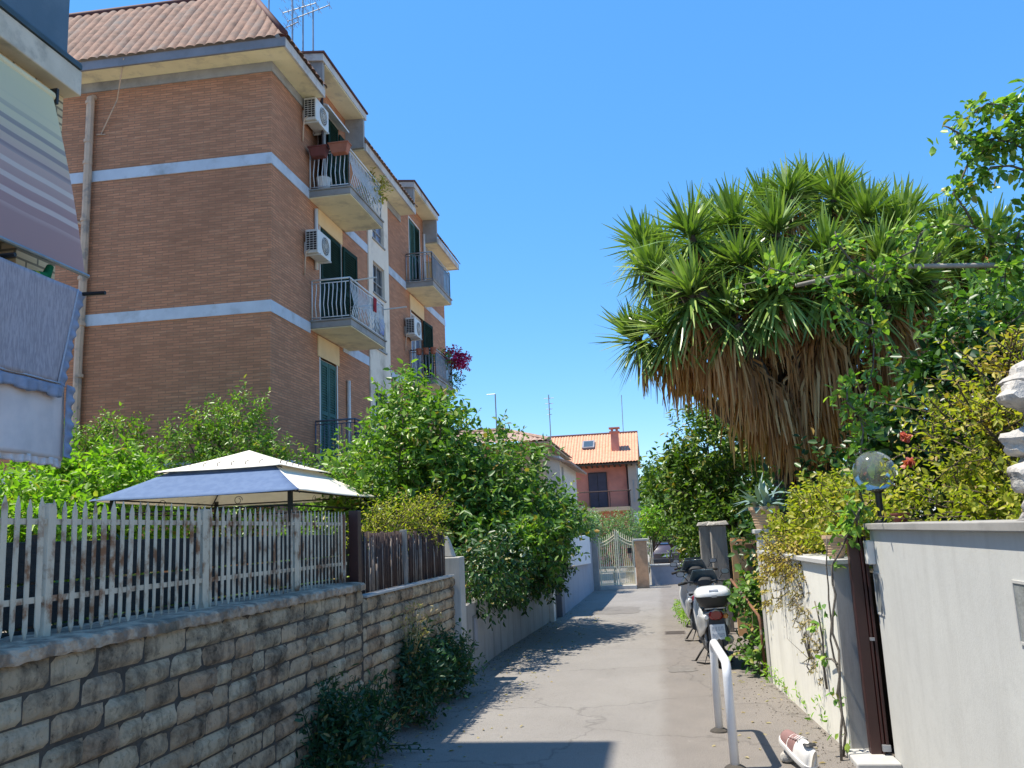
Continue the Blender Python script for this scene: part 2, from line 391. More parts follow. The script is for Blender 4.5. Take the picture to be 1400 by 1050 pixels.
pm('rock', (.50,.47,.42), (.33,.31,.28), 7, .95, 1.0, 22, c3=(.12,.11,.10), s3=6, lo3=.55, hi3=.66)
gm_ = pm('globe_glass', (.62,.66,.62), (.54,.57,.54), 3, .10, spec=.7)
[n for n in gm_.node_tree.nodes if n.type == 'BSDF_PRINCIPLED'][0].inputs['Transmission Weight'].default_value = .85
pm('roof_block', (.105,.155,.20), (.08,.125,.165), 2.2, .6, c3=(.16,.20,.23), s3=1.3)
pm('gutter_green', (.05,.07,.075), (.03,.045,.05), 4, .5)
pm('beam_buff', (.70,.60,.47), (.58,.50,.39), 3, .85, .2, 30, c3=(.25,.22,.18), s3=2)
pm('tube_cream', (.85,.68,.38), (.75,.6,.34), 4, .6)
pm('recess_shade', (.05,.04,.034), (.035,.03,.026), 4, .9)
def awning():
    m, nt, b, out = nodes('awning_cloth'); v = objc(nt); g = N(nt, 'ShaderNodeAttribute', attribute_name='band'); 
    band = g.outputs['Fac']
    c = ramp(nt, band, [(0.,(.95,.84,.52)),(.30,(.94,.82,.55)),(.52,(.80,.56,.48)),(.72,(.62,.38,.36)),(1.,(.60,.36,.34))])
    # woven stripes that fade in towards the hem
    w = N(nt, 'ShaderNodeMath', operation='MULTIPLY'); L(nt, band, w.inputs[0]); w.inputs[1].default_value = 2*math.pi*12.4
    sn = N(nt, 'ShaderNodeMath', operation='SINE'); L(nt, w.outputs[0], sn.inputs[0])
    sel = ramp(nt, sn.outputs[0], [(.20,0.),(.55,1.)])
    amt = mix(nt, (0,0,0), sel, ramp(nt, band, [(.18,0.),(.34,.85),(.78,.85),(.84,0.)]))
    stc = ramp(nt, band, [(.2,(.45,.42,.38)),(.5,(.42,.31,.33)),(.56,(.97,.80,.70)),(.85,(.95,.74,.68))])
    c = mix(nt, c, stc, amt)
    L(nt, c, b.inputs['Base Color']); b.inputs['Roughness'].default_value = .9
    t = N(nt, 'ShaderNodeBsdfTranslucent'); L(nt, c, t.inputs[0]); ms = N(nt, 'ShaderNodeMixShader'); ms.inputs[0].default_value = .35
    L(nt, b.outputs[0], ms.inputs[1]); L(nt, t.outputs[0], ms.inputs[2]); L(nt, ms.outputs[0], out.inputs[0])
awning()
def cloth(name, c1, c2, scale=60, bs=.5, trans=.2, wv=(1,1,1)):
    m, nt, b, out = nodes(name); v = pos(nt, *wv)
    c = mix(nt, c1, c2, ramp(nt, noise(nt, v, scale, 3), [(.4,0.),(.6,1.)])); L(nt, c, b.inputs['Base Color']); b.inputs['Roughness'].default_value = .9; b.inputs['Specular IOR Level'].default_value = .1
    bump(nt, b, noise(nt, v, scale, 3), bs, .01)
    t = N(nt, 'ShaderNodeBsdfTranslucent'); L(nt, c, t.inputs[0]); ms = N(nt, 'ShaderNodeMixShader'); ms.inputs[0].default_value = trans
    L(nt, b.outputs[0], ms.inputs[1]); L(nt, t.outputs[0], ms.inputs[2]); L(nt, ms.outputs[0], out.inputs[0])
cloth('quilt', (.50,.44,.47), (.37,.325,.355), 9, .5, .1, (1,9,1.5))
cloth('quilt_trim', (.55,.58,.66), (.48,.51,.6), 60)
cloth('sheet', (.92,.80,.76), (.84,.73,.70), 5, .2, .25)
cloth('ruffle', (.34,.37,.48), (.27,.30,.40), 12, .3, .1)
cloth('canopy_cream', (.90,.86,.76), (.86,.82,.72), 9, .1, .22)
cloth('canopy_shade_blue', (.15,.215,.35), (.13,.19,.32), 9, .2, .15)  # front panel tint: sky-lit shade painted into the cream fabric's colour
cloth('toy_green', (.03,.22,.08), (.02,.16,.06), 20); cloth('toy_yellow', (.6,.5,.05), (.5,.42,.04), 20); cloth('cloth_purple', (.25,.2,.5), (.2,.15,.4), 20); cloth('cloth_red', (.5,.06,.08), (.4,.05,.06), 20); cloth('cloth_teal', (.08,.25,.3), (.06,.2,.25), 20); cloth('cloth_bluepale', (.3,.35,.6), (.25,.3,.55), 20)
# vehicles
def paint(name, c, rough=.28, coat=.6, metal=0.):
    m, nt, b, out = nodes(name); v = pos(nt); L(nt, mix(nt, c, tuple(x*.82 for x in c), ramp(nt, noise(nt, v, 5, 5), [(.4,0.),(.7,1.)])), b.inputs['Base Color'])
    b.inputs['Roughness'].default_value = rough; b.inputs['Coat Weight'].default_value = coat; b.inputs['Metallic'].default_value = metal
paint('paint_white', (.74,.74,.72)); paint('paint_silver', (.46,.46,.45), .3, .5, .3); paint('paint_grey', (.10,.12,.14), .3); paint('paint_black', (.015,.015,.017), .35, .3)
paint('paint_car', (.062,.045,.055), .25, 1.); paint('red_lens', (.26,.008,.012), .15, .8); paint('plate_white', (.66,.68,.72), .4, .2); paint('plate_mark', (.22,.25,.31), .5, 0); paint('orange_lens', (.6,.2,.03), .2, .5)
pm('rubber', (.018,.018,.018), (.03,.028,.026), 8, .85); pm('black_plastic', (.022,.024,.028), (.03,.032,.036), 6, .55); pm('alloy', (.45,.45,.45), (.36,.36,.36), 5, .35, metal=.8)
pm('sneaker_pink', (.26,.145,.13), (.20,.11,.10), 12, .85); pm('sneaker_white', (.72,.70,.66), (.62,.6,.56), 9, .8)
pm('terrace', (.34,.30,.25), (.24,.21,.17), .8, .95, .3, 20)
pm('terracotta_pale', (.58,.40,.25), (.48,.32,.2), 6, .8, .1, 30)
pm('shade_boards', (.055,.04,.03), (.03,.022,.018), 6, .9, .4, 30, stretch=(1,1,4))
streaky('coping_grey', (.36,.345,.32), (.29,.28,.26), (.17,.165,.155), .7, (2,2,2))
M = MATS
# ---------- ground
ys = [-40,-6,0,3,6,9,12,16,20,24,28,32,36,40,46,52,70,120,400]
mb = MB()
for i in range(len(ys)-1):
    a, b2 = ys[i], ys[i+1]
    mb.face([(-300,a,gz(a)-.03),(300,a,gz(a)-.03),(300,b2,gz(b2)-.03),(-300,b2,gz(b2)-.03)])
structure(mb.build('ground', M['terrace']))
mb = MB(); rg = np.random.default_rng(3)
ry = [-8]+[i*.75 for i in range(-4, 75)]
for i in range(len(ry)-1):
    a, b2 = ry[i], ry[i+1]; xr = lambda y: 1.75
    for k in range(6):
        f = lambda k, y: -2.45+(xr(y)+2.45)*k/6
        mb.face([(f(k,a),a,gz(a)),(f(k+1,a),a,gz(a)),(f(k+1,b2),b2,gz(b2)),(f(k,b2),b2,gz(b2))])
structure(mb.build('road', M['asphalt']))
# utility cover set in the road
mb = MB(); y0 = 14.1; mb.box(-.02,.30,14.0,14.42,gz(14.2)-.05,gz(14.2)+.006)
for k in range(4): mb.box(.0,.28,14.04+k*.095,14.10+k*.095,gz(14.2)+.006,gz(14.2)+.011)
tag(mb.build('drain_cover', pm('cast_iron', (.12,.10,.085), (.08,.065,.055), 9, .8)), 'rusty rectangular drain cover set in the asphalt', 'drain cover')
# garden soil behind the walls
structure(MB().box(-16,-3.2,4.5,15.9,-.1,.42).build('garden_soil', M['terrace']))
structure(MB().box(-7.0,-2.42,15.9,30,-.5,.3).build('garden_soil', M['terrace']))
structure(MB().box(1.42,9,6.75,9.4,-.1,1.22).build('garden_soil', M['earth']))
structure(MB().box(1.66,9,1.5,6.75,-.1,1.48).build('garden_soil', M['earth']))
structure(MB().box(1.45,12,9.4,24,-.3,.35).build('garden_soil', M['terrace']))

# ---------- stone retaining wall (west side)
t = thing('stone_wall', 'weathered tufa block retaining wall with dark streaks beside the shaded road edge', 'stone wall', (-2.5,5.5,0))
g = np.random.default_rng(11); Vs, Fs, k0 = [], [], 0
XF = -2.34
def block(y0, y1, z0, z1):
    global k0
    nu, nv = max(4, int((y1-y0)/.03)), 5
    u, v = np.meshgrid(np.linspace(0,1,nu+1), np.linspace(0,1,nv+1)); e = np.minimum(np.minimum(u,1-u)*(y1-y0), np.minimum(v,1-v)*(z1-z0))
    rr = .006; bul = np.where(e < rr, np.sqrt(np.maximum(0, 1-(1-e/rr)**2)), 1)
    off = g.uniform(-.008,.012)
    X = XF - .022 + bul*.020 + off*bul + g.normal(size=u.shape)*.0035*bul
    jz = g.normal(size=4)*.003; jy = g.normal(size=4)*.004
    Y = y0+(y1-y0)*u + (jy[0]*(1-v)+jy[1]*v)*(1-u) + (jy[2]*(1-v)+jy[3]*v)*u
    Z = z0+(z1-z0)*v + (jz[0]*(1-u)+jz[1]*u)*(1-v) + (jz[2]*(1-u)+jz[3]*u)*v
    if g.random() < .35:   # chipped corner
        cu, cv = g.choice([0,1]), g.choice([0,1]); dd = np.hypot((u-cu)*(y1-y0), (v-cv)*(z1-z0)); X -= .018*np.exp(-(dd/.035)**2)
    V = np.stack([X,Y,Z],-1).reshape(-1,3); i = np.arange(nv)[:,None]*(nu+1)+np.arange(nu)[None,:]; i = i.ravel()
    Vs.append(V); Fs.append(np.stack([i,i+1,i+nu+2,i+nu+1],1)+k0); k0 += len(V)
rh = .1115
for sy0, sy1, top in ((1.6, 6.66, 1.232), (6.70, 9.78, 1.165)):
    zt = top; r = 0
    while zt > .01:
        z0 = max(zt-rh*(1.06 if r == 0 else 1), -.02); y = sy0 - g.uniform(0,.2)
        while y < sy1:
            w = g.choice([.17,.24,.29,.33,.36]); y1 = min(y+w, sy1)
            if sy1-y1 < .08: y1 = sy1
            block(max(y,sy0)+.0035, y1-.0035, z0+.004, zt-.004); y = y1
        zt = z0; r += 1
mesh_obj('block_course', np.concatenate(Vs), np.concatenate(Fs), M['tufa'], t)
mb = MB(); mb.box(-2.72,XF-.0205,1.6,6.68,-.2,1.232); mb.box(-2.72,XF-.0205,6.68,9.78,-.2,1.165); mb.build('core', M['mortar'], t)
mb = MB()
def cop(u, v):   # irregular cement coping, rounded front lip
    y = 1.6+u*5.07; pr = [(-2.72,1.232),(-2.72,1.288),(-2.42,1.292),(-2.330,1.287),(-2.318,1.276),(-2.317,1.244),(-2.322,1.232),(-2.36,1.231)]
    x, z = pr[int(round(v*7))]; return (x + (.003*math.sin(y*9)+.004*math.sin(y*31)+.003*math.sin(y*67+z*90))*(v > .3), y, z + .002*math.sin(y*13+x*30)+.0025*math.sin(y*51+x*80))
mb.grid(cop, 420, 7); mb.build('coping', M['coping_dark'], t, smooth='auto', fix=False)
mb = MB(); mb.box(-2.46,-2.325,6.72,9.72,1.166,1.186); mb.build('ledge', M['coping_light'], t, bevel=.004)

# white picket fence with rust
t = thing('picket_fence', 'rusty white iron picket fence with pointed bars on top of stone wall', 'fence', (-2.5,4.6,1.3))
proto = None; y = 2.3; i = 0; gg = random.Random(5)
mbp = MB(); w, d = .0138, .005
mbp.prism([(0,-w,-.245),(0,0,-.285),(0,w,-.245),(0,w,.235),(0,0,.275),(0,-w,.235)], (d,0,0))
while y < 6.72:
    if proto is None: o = proto = mbp.build('picket', M['picket'], t, local=True)
    else: o = proto.copy(); COL.objects.link(o)
    o.location = (-2.497+2.5, y-4.6, 1.572-1.3 + gg.uniform(-.008,.008)); o.rotation_euler = (gg.uniform(-.012,.012), 0, gg.uniform(-.25,.25))
    y += .0685; i += 1
mb = MB(); mb.box(-2.512,-2.500,2.2,6.74,1.742,1.766); mb.build('rail', M['picket'], t)
mb = MB(); mb.box(-2.512,-2.500,2.2,6.74,1.428,1.452); mb.build('rail', M['picket'], t)
for py in (3.25, 4.52, 5.75, 6.66):
    mb = MB(); mb.box(-2.535,-2.490,py-.021,py+.021,1.22,1.83); mb.build('fence_post', M['picket'] if py < 6 else M['rust'], t, bevel=.003)
bsn = thing('shade_screen', 'added dark board screen standing in for shade behind the picket fence', 'screen', (-3.1,5,.42))  # added backdrop; its dark boards stand in for garden shade
for k in range(6):
    mb = MB(); mb.box(-3.12,-3.09,2.0,9.5,.42+.213*k,.62+.213*k); mb.build('board', M['shade_boards'], bsn, bevel=.004)  # boards of the added screen that stands in for shade
for y in (2.4,4.0,5.6,7.2,8.8): MB().box(-3.18,-3.125,y-.03,y+.03,.40,1.72).build('shade_stake', M['shade_boards'], bsn)
# brown reed fence
t = thing('reed_fence', 'dark brown reed screen fence with a pale post above the lower stone wall', 'fence', (-2.45,8.2,1.18))
mb = MB(); y = 6.86
while y < 9.66:
    wv = gg.uniform(.006,.012); mb.tube([(-2.42+gg.uniform(-.006,.006),y,1.188),(-2.42+gg.uniform(-.012,.012),y+gg.uniform(-.008,.008),1.68+gg.uniform(-.02,.012))], wv, 5); y += wv*2+gg.uniform(-.002,.012)
mb.build('reed_screen', M['reed'], t, smooth=True, fix=False)
mb = MB()
for k in range(34):
    y = gg.uniform(6.9,9.6); mb.tube([(-2.405,y,1.19),(-2.405+gg.uniform(-.004,.004),y+gg.uniform(-.01,.01),1.19+gg.uniform(.2,.48))], .0045, 5)
mb.split('pale_reed', M['reed_pale'], t, smooth=True, fix=False)
mb = MB(); mb.box(-2.445,-2.385,8.02,8.07,1.186,1.70); mb.build('fence_post', M['post_wood'], t, bevel=.004)
mb = MB(); mb.box(-2.49,-2.41,6.76,6.84,1.0,1.86); mb.build('fence_post', M['brown_metal'], t, bevel=.004)
for z in (1.30,1.60):
    mb = MB(); mb.box(-2.452,-2.435,6.84,9.7,z-.012,z+.012); mb.build('rail', M['brown_metal'], t)
# pillar where the walls meet
t = thing('wall_pillar', 'cracked pale plaster pillar between the stone wall and the grey wall', 'pillar', (-2.46,9.92,0))
mb = MB(); mb.box(-2.66,-2.27,9.785,10.02,-.1,1.38); mb.build('shaft', M['pillar'], t, bevel=.012)
mb = MB(); mb.hexa([(-2.62,9.80,1.38),(-2.36,9.80,1.38),(-2.36,10.0,1.38),(-2.62,10.0,1.38),(-2.60,9.82,1.60),(-2.42,9.84,1.63),(-2.43,9.99,1.58),(-2.6,9.98,1.62)]); mb.build('cap', M['pillar'], t, bevel=.015)
# grey plaster wall under the hedge
t = thing('plaster_wall', 'stained grey plaster wall under the overhanging flowering hedge', 'wall', (-2.4,14,0))
def wallseg(mb, p, q, th, z0, z1, n=8):
    for i in range(n):
        a, b2 = i/n, (i+1)/n; P = [(p[0]+(q[0]-p[0])*s, p[1]+(q[1]-p[1])*s) for s in (a,b2)]
        (xa,ya),(xb,yb) = P
        mb.hexa([(xa-th,ya,gz(ya)-.2),(xa,ya,gz(ya)-.2),(xb,yb,gz(yb)-.2),(xb-th,yb,gz(yb)-.2),(xa-th,ya,z1(ya)),(xa,ya,z1(ya)),(xb,yb,z1(yb)),(xb-th,yb,z1(yb))])
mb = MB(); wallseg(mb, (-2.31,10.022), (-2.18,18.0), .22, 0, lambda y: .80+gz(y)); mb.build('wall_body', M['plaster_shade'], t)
mb = MB(); mb.box(-2.315,-2.288,10.48,10.70,.24,.65); mb.build('meter_frame', M['concrete'], t)
mb = MB(); mb.box(-2.289,-2.281,10.51,10.67,.27,.62); mb.build('meter_door', M['plaster_blue'], t)
mb = MB(); mb.grid(lambda u, v: (-2.286+.003*math.sin(u*5), 11.55+u*.62+.06*math.sin(v*7), .32+v*.32+.04*math.sin(u*9)), 8, 6); mb.build('bare_patch', M['coping_light'], t)
mb = MB(); mb.box(-2.20,-2.11,17.0,17.25,-.4,.86); mb.build('pipe_cover', M['white_paint'], t)
# recess pier + meter cabinet wall leading to the gate
t = thing('service_wall', 'blue-grey plaster wall carrying a metal meter cabinet beside the cream gate', 'wall', (-2.3,24,-.3))
mb = MB(); mb.box(-2.5,-2.06,18.02,18.55,-.5,1.32); mb.build('pier', pm('pier_blue', (.13,.15,.19), (.11,.125,.16), 2, .7), t, bevel=.01)
mb = MB(); wallseg(mb, (-2.10,18.56), (-2.2,28.6), .25, 0, lambda y: 1.34+gz(y)*.35); mb.build('wall_body', M['plaster_blue'], t)
mb = MB(); mb.hexa([(-2.12,19.3,.82),(-2.02,19.3,.82),(-2.07,26.3,.62),(-2.2,26.3,.62),(-2.12,19.3,1.48),(-2.02,19.3,1.48),(-2.07,26.3,1.46),(-2.2,26.3,1.46)]); mb.build('meter_cabinet', pm('cabinet_grey', (.62,.65,.70), (.55,.58,.63), 1.5, .45), t, bevel=.02)
mb = MB(); mb.lathe((-2.022,20.4,1.12), [(0,0),(.05,0),(.05,.02),(0,.02)], 10, 'x'); mb.build('lock', M['dark_metal'], t)
mb = MB(); mb.box(-2.5,-2.02,28.62,29.15,-.6,1.40); mb.box(-2.54,-1.98,28.58,29.19,1.40,1.48); mb.build('end_pier', M['plaster_grey'], t, bevel=.01)

# ---------- east side walls
t = thing('rendered_wall', 'smooth white rendered wall with grey coping by the brown gate post', 'wall', (1.6,4.2,0))
mb = MB(); mb.box(1.45,1.68,1.2,6.40,-.1,1.532)
wb = mb.build('wall_body', M['plaster_white'], t)
mb = MB(); mb.box(1.415,1.71,1.2,6.42,1.533,1.577); mb.build('coping', M['coping_grey'], t, bevel=.006)
def slot(y0, y1, z0, z1, nm):
    mb = MB(); mb.box(1.442,1.452,y0-.012,y1+.012,z0-.012,z0); mb.box(1.442,1.452,y0-.012,y1+.012,z1,z1+.012); mb.box(1.442,1.452,y0-.012,y0,z0,z1); mb.box(1.442,1.452,y1,y1+.012,z0,z1)
    f = mb.build(nm, M['coping_light'], t)
    mb = MB(); mb.box(1.446,1.4515,y0,y1,z0,z1); o = mb.build('slot_pane', pm('slot_grey_'+nm[:4], (.30,.31,.30), (.2,.21,.2), 18, .35, .2, 60), f)
    return f
slot(6.24,6.385,.975,1.235,'letter_slot'); slot(3.35,3.965,1.085,1.322,'glass_block')
mb = MB(); mb.box(1.40,1.45,6.30,6.40,1.30,1.46); mb.build('junction_box', M['white_paint'], t, bevel=.006)
t = thing('gate_post', 'dark brown iron gate post at the end of the white wall', 'gate post', (1.38,6.5,0))
mb = MB(); mb.box(1.315,1.385,6.46,6.54,.03,1.52); mb.build('post', M['brown_metal'], t, bevel=.004)
mb = MB(); mb.box(1.388,1.405,6.45,6.53,.03,1.50); mb.box(1.412,1.432,6.44,6.52,.05,1.49); mb.split('gate_stile', M['brown_metal'], t, bevel=.003)
mb = MB(); mb.box(1.384,1.414,6.435,6.46,.78,.80); mb.box(1.384,1.436,6.42,6.45,.06,.10); mb.split('hinge', M['galv'], t)
tag(MB().box(1.17,1.449,6.22,6.62,-.05,.035).build('door_step', M['coping_light'], bevel=.01), 'pale stone threshold at the foot of the brown gate post', 'step')
t = thing('ivy_wall', 'white plaster wall with dead creeper stems and yellow ivy hanging from its top', 'wall', (1.2,8,0))
mb = MB(); mb.hexa([(1.21,6.63,-.1),(1.45,6.63,-.1),(1.45,9.40,-.1),(1.035,9.40,-.1),(1.21,6.63,1.29),(1.45,6.63,1.29),(1.45,9.40,1.29),(1.035,9.40,1.29)]); mb.build('wall_body', M['plaster_ivy'], t)
mb = MB(); mb.hexa([(1.175,6.60,1.291),(1.47,6.60,1.291),(1.47,9.40,1.291),(1.0,9.40,1.291),(1.175,6.60,1.33),(1.47,6.60,1.33),(1.47,9.40,1.33),(1.0,9.40,1.33)]); mb.build('coping', M['coping_light'], t, bevel=.006)
mb = MB(); mb.box(1.22,1.44,6.612,6.629,-.05,1.285); mb.build('shaded_return_face', M['plaster_shade'], t)  # end of the white wall, its shade painted in as darker plaster
t = thing('square_pillar', 'pale square pillar carrying the agave pot at the end of the ivy wall', 'pillar', (1.1,9.52,0))
mb = MB(); mb.box(1.02,1.22,9.41,9.62,-.1,1.50); mb.build('shaft', M['pillar'], t, bevel=.008)
mb = MB(); mb.box(.985,1.25,9.375,9.655,1.50,1.545); mb.build('cap', M['coping_light'], t, bevel=.008)

# things standing past the pillar
for i, (x, y, h, w) in enumerate(((.74,14.6,1.60,.085),(.93,14.2,1.60,.12))):
    t = thing('stone_post', ('slim weathered stone post behind the parked scooters','thick weathered stone post with a rough cap near the orange panel')[i], 'post', (x,y,gz(y)))
    mb = MB(); mb.box(x-w,x+w,y-w,y+w,gz(y)-.1,h); mb.build('shaft', M['post_wood'], t, bevel=.015)
    mb = MB(); mb.hexa([(x-w*1.4,y-w*1.4,h),(x+w*1.4,y-w*1.4,h),(x+w*1.4,y+w*1.4,h),(x-w*1.4,y+w*1.4,h),(x-w*1.2,y-w*1.1,h+.05),(x+w*1.1,y-w*1.2,h+.07),(x+w,y+w,h+.05),(x-w,y+w,h+.06)]); mb.build('cap', M['rock'], t, bevel=.01)
t = thing('board_gate', 'orange and brown boarded gate panel standing under the dark tree', 'gate', (1.25,13.6,0))
mb = MB(); mb.box(1.06,1.27,13.5,13.56,-.05,1.40); mb.build('orange_panel', M['orange_board'], t)
mb = MB(); mb.box(1.275,1.62,13.6,13.66,-.05,1.34)
for k in range(3): mb.box(1.29+k*.11,1.37+k*.11,13.585,13.60,-.05,1.33)
mb.build('brown_panel', M['brown_board'], t)
mb = MB(); mb.box(1.05,1.64,13.48,13.50,1.30,1.36); mb.build('cross_rail', M['orange_board'], t)
t = thing('handrail', 'rusty bent handrail rising beside the pale square pillar', 'handrail', (1.0,9.9,0))
mb = MB(); mb.tube([(.82,10.9,.95),(1.0,9.85,.62),(1.005,9.8,.56),(1.01,9.8,-.02)], .016, 8); mb.build('bar', M['rust'], t, smooth=True)
# low wall closing the lane, gate pillar, gates
t = thing('low_wall', 'low grey wall with pale top in front of the dark car', 'wall', (.4,31,gz(31)))
mb = MB(); mb.box(-.36,3.5,31.0,31.25,gz(31)-.1,.27); mb.build('wall_body', pm('low_grey', (.36,.36,.40), (.31,.31,.35), 1.5, .85, c3=(.24,.24,.26), s3=1.2), t)
mb = MB(); mb.box(-.40,3.5,30.95,31.3,.27,.325); mb.build('coping', M['coping_light'], t, bevel=.01)
t = thing('gate_pillar', 'brown brick gate pillar with a lantern bracket right of the cream gate', 'pillar', (-.62,29.3,gz(29)))
mb = MB(); mb.box(-.82,-.42,29.0,29.4,gz(29)-.1,1.18); mb.build('shaft', M['brick_pillar'], t, bevel=.01)
mb = MB(); mb.box(-.86,-.38,28.96,29.44,1.18,1.25); mb.build('cap', M['coping_light'], t, bevel=.01)
t['label'] = 'brown brick gate pillar between the cream gate and the low wall'
t = thing('iron_gate', 'cream double iron gate with curved top rail and yellow lower panel', 'gate', (-1.5,28.9,gz(29)))
zb = -.20
tag(MB().box(-2.01,-.83,28.7,29.2,gz(29)-.2,-.215).build('gate_sill', M['coping_light'], bevel=.01), 'pale stone sill below the cream iron gate', 'sill')
for s, x0, x1 in ((0,-1.98,-1.43),(1,-1.38,-.86)):
    mb = MB(); n = 8; top = lambda u: 1.16 + (.28*(u if s == 0 else 1-u)**1.6)
    for i in range(n+1):
        u = i/n; x = x0+(x1-x0)*u; mb.tube([(x,28.9,zb),(x,28.9,top(u)+.10),(x,28.9,top(u)+.17)], [.013,.013,.004], 6)
        if i < n: mb.tube([(x+.034,28.9,zb),(x+.034,28.9,.36)], .009, 5)
    for z in (zb+.04,.22,.38): mb.box(x0,x1,28.885,28.915,z-.018,z+.018)
    for dz in (0,.10): mb.tube([(x0+(x1-x0)*i/10,28.9,top(i/10)-dz) for i in range(11)], .015, 6)
    mb.box(x0-.012,x0+.03,28.875,28.925,zb-.02,top(0)+.1); mb.box(x1-.03,x1+.012,28.875,28.925,zb-.02,top(1)+.1)
    lf = mb.build('gate_leaf', M['gate_cream'], t)
    if s:
        mb = MB()
        for i in range(9): mb.tube([(-1.16+i*.035,28.92,zb+.05),(-1.14+i*.035,28.92,.2),(-1.17+i*.035,28.92,.55+.1*(i%3))], .010, 5)
        mb.box(-1.16,-.87,28.91,28.93,zb+.03,zb+.07); mb.build('yellow_panel', M['gate_yellow'], lf)
        mb = MB(); mb.box(-1.06,-.92,28.85,28.95,.80,.98); mb.build('letter_box', M['dark_metal'], t)
t = thing('iron_fence', 'pale iron fence with a narrow gate behind the low wall', 'fence', (-.2,33,gz(33)))
mb = MB()
for i in range(5): mb.tube([(-.52+i*.06,32.2,-.4),(-.52+i*.06,32.2,1.15)], .012, 5)
mb.box(-.54,-.26,32.19,32.21,.2,.23); mb.box(-.54,-.26,32.19,32.21,1.0,1.03); mb.build('side_grille', M['gate_cream'], t)
mb = MB()
for i in range(26): mb.tube([(1.05+i*.1,38.0,-.5),(1.05+i*.1,38.0,.85)], .018, 5)
mb.box(1.0,3.7,37.98,38.02,-.3,-.25); mb.box(1.0,3.7,37.98,38.02,.70,.75); mb.build('rail_panel', M['gate_cream'], t)
mb = MB(); mb.box(.98,1.14,37.9,38.06,-.6,.95); mb.build('fence_post', M['white_paint'], t)

# white hoop barrier
t = thing('hoop_barrier', 'white tubular steel hoop barrier standing on the road edge', 'barrier', (.37,6.7,0))
pth = [(.362,7.32,-.05),(.364,7.31,.60)]+[(.364+.002*k,7.31-.09+.09*math.cos(a),.60+.09*math.sin(a)) for k, a in enumerate([math.radians(x) for x in (20,45,70,90)])]
pth += [(.385,6.34,.69)]+[(.39,6.34-.10*math.sin(a),.69-.10+.10*math.cos(a)) for a in [math.radians(x) for x in (25,50,75,90)]]+[(.392,6.24,-.05)]
MB().tube(pth, .031, 14).build('hoop', M['rail_white'], t, smooth=True)
for y, x in ((7.32,.362),(6.24,.392)):
    mb = MB(); mb.lathe((x,y,0), [(0,.0),(.075,.0),(.07,.012),(.04,.028),(.033,.03)], 10); mb.build('base_flange', M['mortar'], t, smooth='auto')

# ---------- trainer lying at the kerb
t = thing('sneaker', 'white laced sneaker with a pink toe on the asphalt below the hoop', 'shoe', (.80,6.5,0))
a = math.radians(22); sc = 1.28
def sp(x, y, z):   # shoe axis: y forward (toe)
    x *= sc; y *= sc; z *= sc; y += .14*sc; cp, s_ = math.cos(.36), math.sin(.36); y, z = y*cp-z*s_, y*s_+z*cp; return (.875+x*math.cos(a)-y*math.sin(a), 6.13+x*math.sin(a)+y*math.cos(a), z+.006)
def outline(y):
    k = (y+.14)/.29; w = .033+.018*math.sin(min(1,k)*math.pi*.5)+.004*math.sin(k*6); 
    if k > .78: w *= math.sqrt(max(.02, 1-((k-.78)/.235)**2))
    if k < .12: w *= math.sqrt(max(.05, 1-((.12-k)/.125)**2))
    return w
ysl = [-.14+.29*i/24 for i in range(25)]
rings = []
for z, grow in ((0,.0),(.012,.004),(.028,.003),(.030,0)):
    rings.append([sp(outline(y)+grow, y*(1+grow*2), z) for y in ysl]+[sp(-outline(y)-grow, y*(1+grow*2), z) for y in reversed(ysl)])
MB().ring_loft(rings).build('sole', M['sneaker_white'], t, smooth='auto')
def up(mb, y0, y1, n=14, add=0):
    rr = []
    for i in range(n+1):
        y = y0+(y1-y0)*i/n; w = outline(y)*.94; k = (y+.14)/.29; h = .030+.012+ (.075-.05*max(0,(k-.35))/.65 if k > .35 else .075)*(1 if k < .93 else max(.15,(1.02-k)/.09)) + add
        rr.append([sp(w*math.cos(q), y, .028+(h-.028)*max(0,math.sin(q))**.8) for q in [math.pi*j/12 for j in range(13)]])
    mb.ring_loft(rr, cap=False, closed=False); return mb
up(MB(), .055, .148).build('toe_cap', M['sneaker_pink'], t, smooth=True, fix=False)
mbu = up(MB(), -.138, .055); mbu.f.append(tuple(range(13))); mbu.m.append(0)
mbu.build('upper', M['sneaker_white'], t, smooth=True, fix=False)
mb = MB()
for i in range(6):
    y = -.02+i*.018; mb.tube([sp(-.026,y,.108-.012*i*.6),sp(0,y+.006,.118-.012*i*.6),sp(.026,y,.108-.012*i*.6)], .004, 5)
mb.build('laces', M['sneaker_white'], t, smooth=True)
mb = MB()
for i in range(5):
    for s in (-1,1): mb.lathe(sp(s*.03,-.02+i*.018,.100-.011*i*.6), [(0,0),(.005,0),(.005,.006),(0,.006)], 8)
mb.lathe(sp(0,-.085,.118), [(0,0),(.045,0),(.04,.006),(0,.004)], 14); mb.split('eyelet', M['dark_metal'], t)
mb = MB(); up(mb, -.01, .05, 6, .002); mb.build('tongue', M['sneaker_pink'], t, smooth=True, fix=False)

bm = bmesh.new(); bmesh.ops.create_icosphere(bm, subdivisions=2, radius=1); gsr = np.random.default_rng(4)
V = np.array([(.755+v.co.x*.055*(1+.1*gsr.normal()), 6.40+v.co.y*.05, max(0, .035+v.co.z*.045*(1+.1*gsr.normal()))) for v in bm.verts]); F_ = [tuple(v.index for v in f.verts) for f in bm.faces]; bm.free()
tag(mesh_obj('stone', V, F_, M['rock'], smooth='auto'), 'small grey stone under the toe of the sneaker', 'stone')
